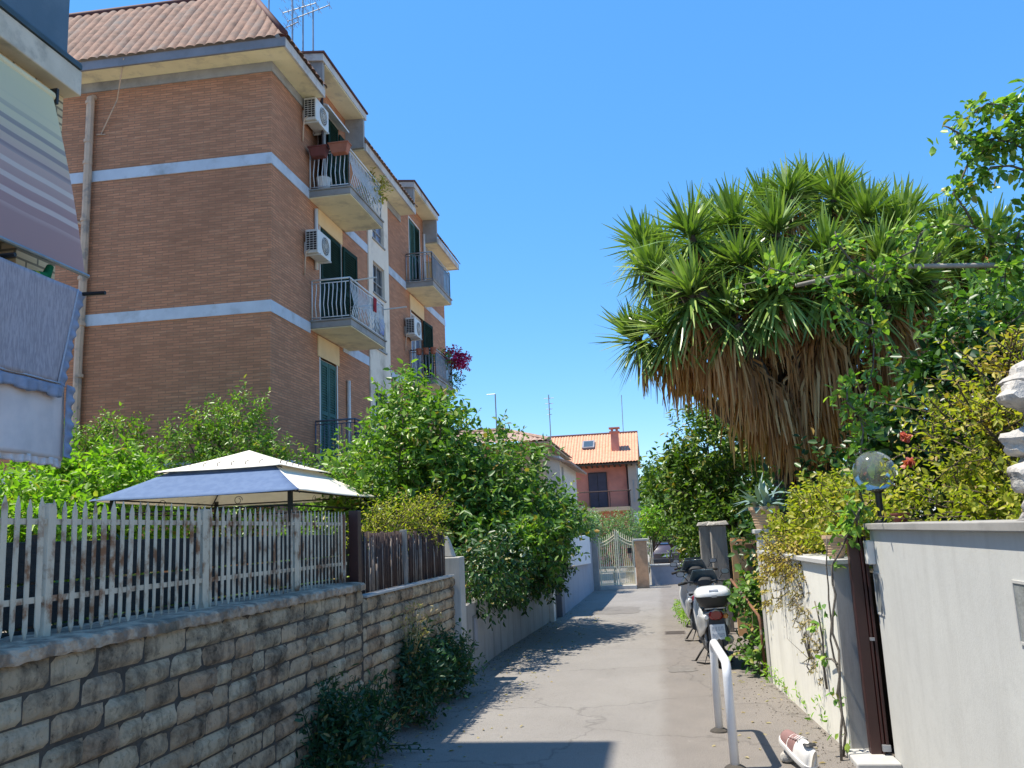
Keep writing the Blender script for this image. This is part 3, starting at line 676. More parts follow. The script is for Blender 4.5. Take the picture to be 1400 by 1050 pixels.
# repaired patches in the lane
pm('asphalt_patch', (.185,.168,.148), (.145,.131,.115), 9, .9, .5, 110, c3=(.22,.2,.178), s3=26)
gp = np.random.default_rng(8)
for cx_, cy_, w_, l_ in ((-1.0,19.5,.5,1.1),(.15,10.4,.16,.22)):
    pts = []
    for k in range(28):
        a_ = 2*math.pi*k/28; c_, s_ = math.cos(a_), math.sin(a_); q = 1/max(abs(c_),abs(s_))**.8
        r_ = 1+.07*gp.normal(); pts.append((cx_+w_*c_*q*r_, cy_+l_*s_*q*r_, gz(cy_+l_*s_*q*r_)+.004))
    mb = MB(); mb.face(pts); structure(mb.build('road_patch', M['asphalt_patch']))
n = 2600; gp = np.random.default_rng(9); e = gp.random(n) < .5
P = np.stack([np.where(e, -2.27+.35*gp.random(n)**2.2, 0), 5.5+18*gp.random(n)**1.4, np.zeros(n)], 1)
xr_ = np.where(P[:,1] < 9.4, 1.21-(P[:,1]-6.6)*.0625, 1.0); P[:,0] = np.where(e, P[:,0], xr_-.03-.4*gp.random(n)**2.2); P[:,2] = [gz(y)+.003 for y in P[:,1]]
V, Fq = leaf_mesh(P, rdir(gp, n)*np.array([1,1,.3]), np.array([0,0,1.])+gp.normal(size=(n,3))*.5, .006+.014*gp.random(n), .006+.010*gp.random(n)); tag(mesh_obj('grit', V, Fq, M['bark_grey']), 'grit and crumbs gathered along the lane edges', 'grit', kind='stuff')
# ---------- helper: facade plane X = c facing +X with rectangular holes and reveals
def wall_x(mb, c, y0, y1, z0, z1, holes, depth=.22):
    ysx = sorted({y0, y1, *[h[0] for h in holes], *[h[1] for h in holes]}); zsx = sorted({z0, z1, *[h[2] for h in holes], *[h[3] for h in holes]})
    for a, b2 in zip(ysx, ysx[1:]):
        for p, q in zip(zsx, zsx[1:]):
            my, mz = (a+b2)/2, (p+q)/2
            if any(h[0] < my < h[1] and h[2] < mz < h[3] for h in holes): continue
            mb.face([(c,a,p),(c,b2,p),(c,b2,q),(c,a,q)])
    for a, b2, p, q in holes:
        d = c-depth
        mb.face([(c,a,p),(d,a,p),(d,a,q),(c,a,q)]); mb.face([(c,b2,p),(c,b2,q),(d,b2,q),(d,b2,p)])
        mb.face([(c,a,p),(c,b2,p),(d,b2,p),(d,a,p)]); mb.face([(c,a,q),(d,a,q),(d,b2,q),(c,b2,q)])
def tiles(mb, e0, e1, t0, t1, ncol, nrow, amp=.035, step=.03, res=6):
    """slope from eave e0-e1 up to t0-t1; straight columns, clipped by the hips"""
    e0, e1, t0, t1 = map(Vector, (e0, e1, t0, t1)); U = (e1-e0); Lu = U.length; U.normalize()
    up = ((t0+t1)/2-(e0+e1)/2); up = up-U*up.dot(U); n = U.cross(up).normalized()
    if n.z < 0: n = -n
    ta, tb = (t0-e0).dot(U), (t1-e0).dot(U)
    NU, NV = ncol*res, nrow*2
    rg = random.Random(ncol*7+nrow); jit = [[rg.uniform(-.008,.008) for _ in range(ncol+1)] for _ in range(nrow+1)]
    def fn(u, v):
        iv = v*NV; row = min(int(iv/2+1e-6), nrow-1); fr = iv/2-row
        s = v; lo = ta*s; hi = Lu+(tb-Lu)*s; x = min(max(u*Lu, lo), hi)
        ph = u*ncol; h = amp*abs(math.sin(math.pi*ph))**.7 + step*(1-fr)*.9 + jit[row][min(int(ph), ncol)]
        return e0+U*x+up*v+n*h
    b = len(mb.v)
    # duplicate rows so every course ends in a real step
    rows = []
    for r in range(nrow):
        rows.append([r/nrow+1e-9, None]); rows.append([(r+1)/nrow-1e-9, None])
    for v, _ in rows:
        for i in range(NU+1): mb.v.append(tuple(fn2(fn, i/NU, v, r=None, nrow=nrow)))
    for j in range(len(rows)-1):
        for i in range(NU):
            a = b+j*(NU+1)+i; mb.f.append((a,a+1,a+NU+2,a+NU+1)); mb.m.append(mb.mi)
def fn2(fn, u, v, r, nrow): return fn(u, v)
def rail_path(mb, pts, zb, h, n_per_m=10, belly=.07, r=.011, top=.022):
    """bellied balcony railing round an open polyline"""
    for a, b2 in zip(pts, pts[1:]):
        a, b2 = Vector((*a,0)), Vector((*b2,0)); d = b2-a; ln = d.length; d.normalize(); o = Vector((d.y,-d.x,0))
        n = max(2, int(ln*n_per_m))
        for i in range(n+1):
            p = a+d*ln*i/n; bl = belly
            if i in (0, n): mb.tube([p+Vector((0,0,zb)), p+Vector((0,0,zb+h))], r*1.4, 5); continue
            mb.tube([p+Vector((0,0,zb+.06)), p+o*bl*.35+Vector((0,0,zb+.18)), p+o*bl+Vector((0,0,zb+.34)), p+o*bl*.3+Vector((0,0,zb+.58)), p-o*bl*.12+Vector((0,0,zb+.74)), p+Vector((0,0,zb+h-.08))], r, 5)
        for z, rr in ((zb+.06, r*1.2), (zb+h-.08, r*1.1), (zb+h, top)):
            mb.tube([a+Vector((0,0,z)), b2+Vector((0,0,z))], rr, 6)
def ac_unit(label, loc):
    """outdoor unit standing off a wall; local: wall at x=0, fan face +x, length along y"""
    t = thing('air_conditioner', label, 'air conditioner', loc, 'air conditioner units on the walls')
    mb = MB(); mb.box(.06,.36,-.40,.40,0,.56); mb.build('casing', M['ac_white'], t, local=True, bevel=.015)
    mb = MB(); mb.lathe((.361,.06,.28), [(.0,0),(.215,0),(.215,.008),(.0,.008)], 22, 'x'); f = mb.build('fan_well', M['dark_metal'], t, local=True)
    mb = MB()
    for q in (.06,.11,.16,.205):
        mb.tube([(.374,.06+q*math.cos(a),.28+q*math.sin(a)) for a in [2*math.pi*i/16 for i in range(17)]], .006, 4, cap=False)
    for i in range(4):
        a = math.pi*i/4; mb.tube([(.374,.06-.21*math.cos(a),.28-.21*math.sin(a)),(.374,.06+.21*math.cos(a),.28+.21*math.sin(a))], .005, 4)
    mb.build('fan_grille', M['ac_white'], t, local=True)
    mb = MB(); mb.box(.085,.335,-.404,-.401,.06,.50); mb.build('intake', M['dark_metal'], t, local=True)
    mb = MB()
    for i in range(9): mb.box(.08,.34,-.412,-.405,.06+i*.055,.068+i*.055)
    for i in range(4): mb.box(.08+i*.085,.088+i*.085,-.412,-.405,.06,.51)
    mb.build('intake_grille', M['ac_white'], t, local=True)
    mb = MB()
    for y in (-.3,.3): mb.box(0,.40,y-.02,y+.02,-.04,-.002); mb.box(.0,.03,y-.02,y+.02,-.04,.3)
    mb.build('bracket', M['ac_white'], t, local=True)
    mb = MB(); mb.tube([(.15,-.40,.08),(.10,-.47,.0),(.06,-.42,-.20),(.03,-.38,-.5)], .018, 6); mb.build('hose', M['drain'], t, local=True, smooth=True)
    return t

# ---------- brick apartment building
XB, YC, YE = -7.5, 15.97, 31.1
yg = lambda x: YC + .028*(x-XB)
bb = thing('apartment_building', 'tall brown brick apartment block with pale bands, balconies and a steep tiled roof', 'building', (-11.5,23,0))
d2, d1, d0 = (18.6,19.85,9.78,12.2), (18.65,20.0,6.56,9.1), (18.6,19.65,3.3,5.87)
e2, e1, e0 = (26.4,27.7,9.78,12.2), (26.4,27.9,6.56,9.0), (26.4,27.7,3.3,5.8)
sw = [(22.48,23.52,4.9,5.75),(22.48,23.52,6.95,7.85),(22.48,23.52,8.53,9.46),(22.48,23.52,10.14,10.98)]
mb = MB()
wall_x(mb, XB, YC, 22.1, -.5, 11.88, [d1, d0, (18.6,19.85,9.78,11.88)]); wall_x(mb, XB, 17.7, 20.5, 11.88, 12.75, [(18.6,19.85,11.88,12.2)])
wall_x(mb, XB, 23.95, YE, -.5, 11.88, [e1, e0, (26.4,27.7,9.78,11.88)]); wall_x(mb, XB, 25.4, 28.25, 11.88, 12.75, [(26.4,27.7,11.88,12.2)])
mb.face([(-18,yg(-18),-.5),(XB,YC,-.5),(XB,YC,11.88),(-18,yg(-18),11.88)]); mb.face([(XB,YE,-.5),(-18,YE,-.5),(-18,YE,11.88),(XB,YE,11.88)])
mb.build('wall', M['brick_brown'], bb, fix=False)
mb = MB(); wall_x(mb, -7.46, 22.1, 23.95, -.5, 11.88, sw, .16); mb.face([(-7.5,22.1,-.5),(-7.46,22.1,-.5),(-7.46,22.1,11.88),(-7.5,22.1,11.88)]); mb.face([(-7.46,23.95,-.5),(-7.5,23.95,-.5),(-7.5,23.95,11.88),(-7.46,23.95,11.88)])
mb.build('stair_strip', M['plaster_cream'], bb, fix=False)
for zb_, zt_ in ((9.53,9.775),(6.307,6.555),(3.08,3.33)):
    mb = MB(); a = -18; mb.hexa([(a,yg(a)-.022,zb_),(XB+.022,yg(XB)-.022,zb_),(XB+.022,yg(XB)+.2,zb_),(a,yg(a)+.2,zb_),(a,yg(a)-.022,zt_),(XB+.022,yg(XB)-.022,zt_),(XB+.022,yg(XB)+.2,zt_),(a,yg(a)+.2,zt_)])
    for p, q in ((YC+.2,18.0),(20.1,22.09),(23.96,25.9),(28.1,YE)): mb.box(XB-.1,XB+.022,p,q,zb_,zt_)
    mb.split('string_course', M['band_white'], bb)
mb = MB(); a = -18; mb.hexa([(a,yg(a)-.03,11.64),(XB+.03,yg(XB)-.03,11.64),(XB+.03,yg(XB)+.2,11.64),(a,yg(a)+.2,11.64),(a,yg(a)-.03,11.86),(XB+.03,yg(XB)-.03,11.86),(XB+.03,yg(XB)+.2,11.86),(a,yg(a)+.2,11.86)])
for p, q in ((YC+.2,17.68),(20.52,25.38),(28.27,YE)): mb.box(XB-.1,XB+.03,p,q,11.64,11.86)
mb.split('frieze', M['plaster_grey'], bb)
# warm plaster panels above the balcony doors
mb = MB()
for y0, y1, z0, z1 in ((18.45,19.8,5.87,6.36),(18.5,20.1,9.1,9.5),(26.3,28.0,9.0,9.5),(26.3,27.9,5.8,6.36)): mb.box(XB-.05,XB+.024,y0,y1,z0,z1)
mb.split('plaster_panel', M['plaster_warm'], bb)
# eaves
mb = MB(); a = -18; EX, EY = -7.0, 15.45
ey = lambda x: yg(x)-.52
mb.hexa([(a,ey(a),11.862),(EX,ey(EX),11.862),(EX,YC,11.862),(a,yg(a),11.862),(a,ey(a),11.90),(EX,ey(EX),11.90),(EX,YC,11.90),(a,yg(a),11.90)])
for p, q in ((YC,17.66),(20.54,25.36),(28.29,31.4)): mb.box(XB-.1,EX,p,q,11.862,11.90)
mb.split('soffit', M['soffit_cream'], bb)
mb = MB(); mb.hexa([(a,ey(a)-.05,11.84),(EX+.05,ey(EX)-.05,11.84),(EX+.05,ey(EX),11.84),(a,ey(a),11.84),(a,ey(a)-.05,12.04),(EX+.05,ey(EX)-.05,12.04),(EX+.05,ey(EX),12.04),(a,ey(a),12.04)])
mb.build('gutter', M['fascia'], bb)
mb = MB()
for p, q in ((ey(EX),17.66),(20.54,25.36),(28.29,31.45)): mb.box(EX,EX+.05,p,q,11.84,12.05)
mb.box(XB-.5,EX+.05,31.4,31.45,11.84,12.05); mb.split('eave_board', M['fascia_pale'], bb)
# mansard
TZ, TY, TX = 14.35, 17.05, -8.55
mb = MB(); tiles(mb, (-18,ey(-18)-.07,12.03),(EX+.07,ey(EX)-.07,12.03),(-18,TY-.3,TZ),(TX,TY,TZ), 50, 7, .04, .035)
mb.build('front_roof', M['tile_old'], bb, smooth='auto', fix=False)
mb = MB()
tiles(mb, (EX+.07,ey(EX)-.07,12.04),(EX+.07,17.65,12.04),(TX,TY,TZ),(TX,17.65,TZ), 10, 7, .04, .035)
tiles(mb, (EX+.07,20.55,12.04),(EX+.07,25.35,12.04),(TX,20.55,TZ),(TX,25.35,TZ), 22, 7, .04, .035)
tiles(mb, (EX+.07,28.3,12.04),(EX+.07,31.5,12.04),(TX,28.3,TZ),(TX,31.5,TZ), 15, 7, .04, .035)
mb.split('side_roof', M['tile_old'], bb, smooth='auto', fix=False)
mb = MB(); mb.tube([(EX+.06,ey(EX)-.06,12.10),(TX,TY,TZ+.05)], .075, 8)
mb.tube([(-18,TY-.3,TZ+.03),(TX,TY,TZ+.03),(TX,31.4,TZ+.03)], .09, 8); mb.build('ridge', M['tile_ridge'], bb, smooth=True)
mb = MB(); mb.box(-18,TX,TY+.02,31.3,14.1,14.3); mb.build('roof_deck', M['concrete'], bb)
for p, q in ((17.68,20.52),(25.38,28.27)):
    mb = MB(); mb.hexa([(-9.6,p-.12,13.05),(EX+.04,p-.12,12.74),(EX+.04,q+.12,12.74),(-9.6,q+.12,13.05),(-9.6,p-.12,13.22),(EX+.04,p-.12,12.92),(EX+.04,q+.12,12.92),(-9.6,q+.12,13.22)])
    dm = mb.build('dormer', M['fascia_pale'], bb)
    mb = MB()
    for y in (p, q): mb.hexa([(-9.4,y-.06,11.9),(EX+.0,y-.06,11.9),(EX+.0,y+.06,11.9),(-9.4,y+.06,11.9),(-9.4,y-.06,13.06),(EX+.0,y-.06,12.745),(EX+.0,y+.06,12.745),(-9.4,y+.06,13.06)])
    mb.split('cheek', M['plaster_grey'], dm)
    mb = MB(); mb.hexa([(XB,p+.06,12.742),(EX+.02,p+.06,12.715),(EX+.02,q-.06,12.715),(XB,q-.06,12.742),(XB,p+.06,12.76),(EX+.02,p+.06,12.738),(EX+.02,q-.06,12.738),(XB,q-.06,12.76)])
    mb.build('dormer_soffit', M['soffit_cream'], dm)
    mb = MB(); mb.hexa([(-9.6,p-.15,13.223),(EX+.08,p-.15,12.923),(EX+.08,q+.15,12.923),(-9.6,q+.15,13.223),(-9.6,p-.15,13.27),(EX+.08,p-.15,12.97),(EX+.08,q+.15,12.97),(-9.6,q+.15,13.27)])
    mb.build('dormer_tiles', M['tile_ridge'], dm)
mb = MB(); mb.tube([(-9.1,17.55,13.0),(-8.4,17.5,13.0)], .16, 10); mb.build('cowl', M['plaster_cream'], bb, smooth=True)
# doors, shutters, stair windows
def door(y0, y1, z0, z1, glass, frame_m='white_frame'):
    mb = MB(); x = XB-.10
    for p, q in ((y0,y0+.07),(y1-.07,y1),((y0+y1)/2-.04,(y0+y1)/2+.04)): mb.box(x-.03,x+.03,p,q,z0,z1-.07)
    mb.box(x-.03,x+.03,y0,y1,z1-.07,z1); mb.box(XB-.21,XB+.012,y0-.05,y0-.002,z0,z1+.04); mb.box(XB-.05,XB+.012,y1+.002,y1+.05,z0,z1+.04); mb.box(XB-.05,XB+.012,y0-.002,y1+.002,z1+.002,z1+.045)
    d = mb.build('door', M[frame_m], bb)
    mb = MB(); mb.box(x-.035,x-.031,y0,y1,z0,z1); mb.build('pane', glass, d)
    return d
def shutter(parent, p, q, z0, z1, m):
    """louvred leaf between plan points p and q"""
    p, q = Vector((*p,0)), Vector((*q,0)); d = (q-p); w = d.length; d.normalize(); o = Vector((d.y,-d.x,0)); mb = MB(); zc, hh = (z0+z1)/2, (z1-z0)/2
    for c, hw in ((p+d*.04,.04),(q-d*.04,.04)): mb.obox(c+Vector((0,0,zc)), d*hw, o*.018, (0,0,hh))
    for z in (z0+.05, z1-.05, zc): mb.obox((p+q)/2+Vector((0,0,z)), d*(w/2-.08), o*.018, (0,0,.05))
    mb.obox((p+q)/2+Vector((0,0,zc))-o*.012, d*(w/2-.06), o*.003, (0,0,hh-.04))
    n = int((z1-z0)/.065)
    for i in range(n):
        z = z0+.1+(z1-z0-.2)*i/(n-1)
        mb.obox((p+q)/2+Vector((0,0,z)), d*(w/2-.08), o*.016+Vector((0,0,-.016)), Vector((0,0,.004))+o*.004)
    return mb.build('shutter', m, parent)
d = door(*d2, M['pane_dark']); shutter(d, (XB+.03,18.55), (XB+.30,18.12), 9.8, 12.15, M['shutter_brown']); shutter(d, (XB+.05,19.9), (XB+.05,20.48), 9.8, 12.05, M['shutter_green']); shutter(d, (XB+.02,19.2), (XB+.02,19.84), 9.8, 12.15, M['shutter_green'])
mb = MB(); mb.hexa([(XB,18.5,12.22),(XB+.28,18.5,12.10),(XB+.28,20.0,12.10),(XB,20.0,12.22),(XB,18.5,12.27),(XB+.28,18.5,12.15),(XB+.28,20.0,12.15),(XB,20.0,12.27)]); mb.build('door_hood', M['white_frame'], bb)
d = door(*d1, M['pane_dark']); shutter(d, (XB+.01,18.68), (XB+.01,19.97), 6.6, 9.06, M['shutter_green']); shutter(d, (XB+.05,20.06), (XB+.09,20.98), 6.6, 9.05, M['shutter_green'])
d = door(*d0, M['pane_dark']); shutter(d, (XB-.02,18.64), (XB-.02,19.12), 3.35, 5.82, M['shutter_teal']); shutter(d, (XB-.02,19.14), (XB-.02,19.62), 3.35, 5.82, M['shutter_teal'])
d = door(*e2, M['pane_dark']); shutter(d, (XB+.0,26.44), (XB+.0,27.05), 9.8, 12.15, M['shutter_teal']); shutter(d, (XB+.0,27.07), (XB+.0,27.66), 9.8, 12.15, M['shutter_green'])
d = door(*e1, M['pane_blue']); shutter(d, (XB+.06,27.75), (XB+.12,28.7), 6.6, 8.95, M['shutter_green'])
door(*e0, M['pane_dark'])
for i, (y0, y1, z0, z1) in enumerate(sw):
    mb = MB(); x = -7.55
    for p, q in ((y0,y0+.05),(y1-.05,y1),((y0+y1)/2-.02,(y0+y1)/2+.02)): mb.box(x-.02,x+.02,p,q,z0,z1-.05)
    mb.box(x-.02,x+.02,y0,y1,z1-.05,z1); mb.box(x-.019,x+.019,y0,y1,z0,z0+.05); mb.box(x-.018,x+.018,y0,y1,(z0+z1)/2-.1,(z0+z1)/2-.07); mb.box(-7.5,-7.42,y0-.05,y1+.05,z0-.05,z0-.003)
    w = mb.build('window', M['plaster_grey'], bb)
    mb = MB(); mb.box(x-.03,x-.022,y0,y1,z0,z1); mb.build('pane', M['pane_blue'] if i == 3 else M['pane_dark'], w)
# pipes on the walls
mb = MB(); px = -11.62; yy = yg(px)-.10
mb.tube([(px,yy+.10,11.50),(px,yy,11.46),(px,yy,7.1),(px-.03,yy,5.9),(px-.03,yy,.2)], .085, 8)
for z in (11.3,10.4,9.9,8.6,7.3,6.3,5.2): mb.tube([(px-.01,yy,z),(px-.01,yy,z+.07)], .10, 8)
mb.tube([(px,yy+.08,8.55),(px-.35,yy,8.65),(px-.5,yy,8.6)], .035, 6)
mb.build('drainpipe', M['drain'], bb, smooth='auto')
mb = MB(); mb.tube([(-10.55,ey(-10.5)-.06,12.0),(-10.95,yg(-11)-.16,11.3),(-11.4,yg(-11.4)-.02,10.62)], .014, 5); mb.tube([(-11.5,yg(-11.5)-.02,10.62),(-11.3,yg(-11.3)-.02,10.60)], .014, 5); mb.build('cable', M['drain'], bb)
mb = MB(); mb.tube([(XB+.05,18.3,9.4),(XB+.05,18.3,7.9)], .045, 6); mb.tube([(XB+.05,28.15,12.2),(XB+.05,28.15,9.8)], .05, 6); mb.tube([(XB+.05,28.75,9.0),(XB+.05,28.75,6.6)], .05, 6); mb.tube([(XB+.05,20.35,5.6),(XB+.05,20.35,3.4)], .05, 6); mb.split('wall_pipe', M['white_frame'], bb, smooth=True)
# balconies
BAL = [(17.95,20.35,-6.47,9.70,'plaster_grey','rail_white'),(18.03,20.55,-6.52,6.57,'plaster_grey','rail_white'),(18.2,20.9,-6.5,3.32,'plaster_grey','galv'),(25.85,28.36,-6.57,9.74,'plaster_grey','galv'),(26.05,28.37,-6.6,6.57,'plaster_grey','galv')]
pm('rail_dark', (.10,.13,.18), (.07,.09,.13), 4, .5)
for i, (y0, y1, x1, zt, ms, mr) in enumerate(BAL):
    mb = MB(); mb.box(XB-.05,x1,y0,y1,zt-.15,zt); mb.box(XB-.05,x1+.035,y0-.03,y1+.03,zt,zt+.04)
    bl = mb.build('balcony', M[ms], bb, bevel=.01)
    mb = MB(); mb.box(XB,x1-.015,y0+.02,y1-.02,zt-.17,zt-.152); mb.build('underside', M['soffit_cream'], bl)
    mb = MB(); rail_path(mb, [(XB+.03,y0+.04),(x1-.04,y0+.04),(x1-.04,y1-.04),(XB+.03,y1-.04)], zt+.04, .95, belly=(.07 if i in (0,1) else .0))
    mb.build('railing', M['rail_dark'] if i in (2,) else M[mr], bl, smooth=True, fix=False)
mb = MB(); mb.tube([(-6.62,18.25,7.53),(-5.98,18.25,7.56)], .016, 6); mb.tube([(-6.52,20.45,7.40),(-5.92,20.45,7.42)], .016, 6); mb.split('clothes_arm', M['white_frame'], bb)
ac_unit('white air conditioner just under the eave beside the top balcony', (XB,17.95,11.28))
ac_unit('white air conditioner above the middle balcony with a pale hose', (XB,18.02,8.08))
ac_unit('grey-white air conditioner beside the balcony with purple flowers', (XB,25.95,7.95))
# balcony things
def flower_box(label, x0, x1, y, z, m):
    mb = MB(); b_ = [(x0+.06,y-.09,z),(x1-.06,y-.09,z),(x1-.06,y+.09,z),(x0+.06,y+.09,z)]; t_ = [(x0,y-.12,z+.22),(x1,y-.12,z+.22),(x1,y+.12,z+.22),(x0,y+.12,z+.22)]
    mb.ring_loft([b_, t_]); mb.box(x0-.015,x1+.015,y-.135,y+.135,z+.22,z+.255)
    o = mb.build('flower_box', M[m], bevel=.008); return tag(o, label, 'flower box', 'flower boxes on the top balcony')
flower_box('dark red empty flower box hooked on the wall end of the top balcony rail', -7.42,-6.98,17.86,10.47,'terracotta_dark')
flower_box('terracotta flower box hooked on the corner of the top balcony rail', -6.92,-6.45,17.86,10.50,'terracotta')
tag(MB().lathe((-7.2,18.15,9.745), [(0,0),(.13,0),(.17,.30),(.18,.32),(.15,.32),(.13,.28),(0,.28)], 14).build('white_pot', M['white_paint'], smooth='auto'), 'white round pot on the floor of the top balcony', 'pot')
plant('balcony_plant', 'yellow-green potted plant leaning over the far end of the top balcony', 'plant', (-6.75,19.95,9.74), [(-6.6,19.95,10.45,.28,.4,.28)], M['leaf_ochre'], 301, 60, .25, 8, .10, trunk=.02, nl=6, twig=30)
plant('bougainvillea', 'magenta bougainvillea spilling over the lower far balcony rail', 'plant', (-6.8,28.0,6.6), [(-6.5,27.9,7.62,.32,.35,.2),(-6.3,28.2,7.45,.28,.3,.2)], M['petal_magenta'], 302, 150, .22, 9, .075, .7, trunk=.02, nl=8, twig=40)
plant('balcony_greenery', 'dark trailing green plant on the lower far balcony rail', 'plant', (-6.9,27.6,6.6), [(-6.5,28.2,6.95,.2,.35,.4),(-6.75,27.3,7.5,.3,.5,.14)], M['leaf_mid'], 303, 70, .22, 8, .08, trunk=.02, nl=6, twig=30)
for k in range(3):
    o = MB().lathe((-7.15+k*.24,26.0,7.38), [(0,0),(.075,0),(.10,.17),(.105,.19),(.085,.19),(.08,.16),(0,.16)], 12).build('balcony_pot', M['terracotta'], smooth='auto')
    tag(o, ('small terracotta pot hung on the lower far balcony rail nearest the wall','small terracotta pot hung mid-rail on the lower far balcony','small terracotta pot hung at the outer corner of the lower far balcony rail')[k], 'pot', 'pots on the lower far balcony')
def hung(name, label, cat, y0, y1, x, z0, z1, m):
    mb = MB(); mb.grid(lambda u, v: (x+.02*math.sin(u*14+v*2), y0+(y1-y0)*u, z1-(z1-z0)*v*(1+.05*math.sin(u*9))), 18, 10)
    o = mb.build(name, M[m], smooth=True, fix=False); md = o.modifiers.new('thick', 'SOLIDIFY'); md.thickness = .006
    return tag(o, label, cat, 'laundry on the middle balcony')
hung('red_cloth', 'small red cloth hung on the middle balcony rail', 'laundry', 19.55,19.75,-6.50,7.15,7.5,'cloth_red'); hung('blue_cloth', 'pale blue cloth hung low at the far end of the middle balcony', 'laundry', 20.1,20.45,-6.54,6.72,7.1,'cloth_bluepale')
mb = MB(); mb.box(-7.1,-6.75,27.0,27.6,9.79,10.75); mb.box(-7.12,-6.73,26.98,27.62,10.75,10.79); tag(mb.build('balcony_cabinet', M['orange_board'], bevel=.01), 'brown wooden cabinet standing on the upper far balcony', 'cabinet')
# roof antennas
def antenna(label, x, y, z0, z1, bars, grp='television aerials on the brick block'):
    t = thing('tv_antenna', label, 'antenna', (x,y,z0), grp)
    MB().tube([(x,y,z0),(x,y,z1)], .022, 6).build('mast', M['galv'], t)
    for zz, ln, n, dx in bars:
        mb = MB(); mb.tube([(x-ln*.6,y+dx,zz),(x+ln*.4,y-dx,zz)], .014, 5)
        for k in range(n):
            f = k/(n-1); xx = x-ln*.6+ln*f; yy = y+dx-2*dx*f; mb.tube([(xx,yy-.22+.05*f,zz),(xx,yy+.22-.05*f,zz)], .007, 4); mb.tube([(xx,yy,zz-.10),(xx,yy,zz+.10)], .007, 4)
        mb.build('aerial', M['galv'], t)
antenna('tall aerial mast nearest the dormer with a long cross bar at its head', -7.75,18.9,13.2,15.1,[(14.95,1.3,5,.2)])
antenna('aerial mast with two stacked arrays in the middle of the roof group', -8.15,19.2,13.4,15.9,[(15.35,1.0,7,.1),(15.65,.9,6,-.1)])
antenna('thin aerial mast with a low array behind the roof hip', -8.35,19.0,13.4,16.1,[(14.75,.5,5,.1)])
antenna('aerial mast nearest the tiled hip of the brick block', -9.0,19.0,13.6,16.3,[(15.9,.8,5,.2)])
antenna('bare aerial pole between the roof hip and the other masts', -8.62,19.6,13.6,16.0,[(14.3,.25,3,.05)])

# ---------- near building at the frame edge
nb = thing('corner_building', 'buff brick building with a striped awning, concrete beam and blue-grey top storey', 'building', (-8,4.4,0))
mb = MB(); wall_x(mb, -5.65, 1.2, 7.24, 2.75, 6.19, [(1.6,6.72,3.25,6.0)], 1.4)
mb.face([(-13,7.24,2.75),(-5.65,7.24,2.75),(-5.65,7.24,6.19),(-13,7.24,6.19)][::-1]); mb.face([(-13,1.2,2.75),(-5.65,1.2,2.75),(-5.65,1.2,6.19),(-13,1.2,6.19)]); mb.face([(-13,1.2,2.75),(-13,7.24,2.75),(-5.65,7.24,2.75),(-5.65,1.2,2.75)]); mb.face([(-9.5,1.2,0),(-9.5,7.2,0),(-9.5,7.2,2.75),(-9.5,1.2,2.75)]); mb.face([(-9.5,7.2,0),(-13,7.2,0),(-13,7.2,2.75),(-9.5,7.2,2.75)])
mb.build('wall', M['brick_buff'], nb, fix=False)
mb = MB(); mb.box(-7.1,-7.04,1.5,6.8,3.2,6.05); mb.box(-7.0,-5.62,1.6,6.71,6.01,6.03); mb.split('loggia_back', M['recess_shade'], nb)  # back and ceiling coloured near black, the loggia's shade painted in
mb = MB(); mb.box(-6.2,-5.47,1.0,7.27,6.19,6.46); mb.build('beam', M['beam_buff'], nb, bevel=.012)
mb = MB(); mb.box(-13,-5.60,1.0,7.20,6.463,12.1); mb.build('top_storey', M['roof_block'], nb)
mb = MB(); mb.box(-5.598,-5.45,1.0,7.24,6.463,6.51); mb.tube([(-5.50,1.0,6.52),(-5.50,7.26,6.52)], .035, 8); mb.build('gutter', M['gutter_green'], nb)
mb = MB(); mb.tube([(-5.56,1.0,6.03),(-5.56,6.95,6.03)], .055, 12); rl = mb.build('awning_roller', M['tube_cream'], nb, smooth='auto')
mb = MB(); mb.box(-5.68,-5.50,6.955,6.985,5.96,6.12); mb.tube([(-5.56,6.95,6.03),(-5.56,6.99,6.03)], .035, 8); mb.build('roller_bracket', M['dark_metal'], rl)
NU, NV = 60, 48; ya0, ya1 = 1.0, 6.92
mb = MB(); mb.grid(lambda u, v: (-5.52+.44*v+.035*math.sin(math.pi*v)*(1+.2*math.sin(u*11))+.006*math.sin(u*55)*v, ya0+(ya1-ya0)*u, 6.03-1.87*v), NU, NV)
aw = mb.build('awning', M['awning_cloth'], nb, smooth=True, fix=False)
at_ = aw.data.attributes.new('band', 'FLOAT', 'POINT'); at_.data.foreach_set('value', np.repeat(np.arange(NV+1)/NV, NU+1).astype(np.float32))
mb = MB(); mb.tube([(-5.075,ya0,4.155),(-5.075,ya1+.03,4.155)], .02, 8); mb.build('hem_bar', M['galv'], aw)
mb = MB(); mb.tube([(-5.65,6.62,3.90),(-4.66,6.62,3.87)], .018, 6); mb.tube([(-5.65,5.7,3.94),(-4.8,5.7,3.94)], .018, 6); mb.tube([(-5.65,3.9,3.94),(-4.8,3.9,3.94)], .018, 6)
for x in (-4.9,-5.1,-5.3): mb.tube([(x,2.5,3.88),(x,6.6,3.88)], .005, 5)
mb.build('drying_rack', M['dark_metal'], nb)
mb = MB(); rail_path(mb, [(-5.68,1.6),(-5.68,6.7)], 3.25, .9, belly=.02); mb.build('railing', M['dark_metal'], nb, smooth=True, fix=False)
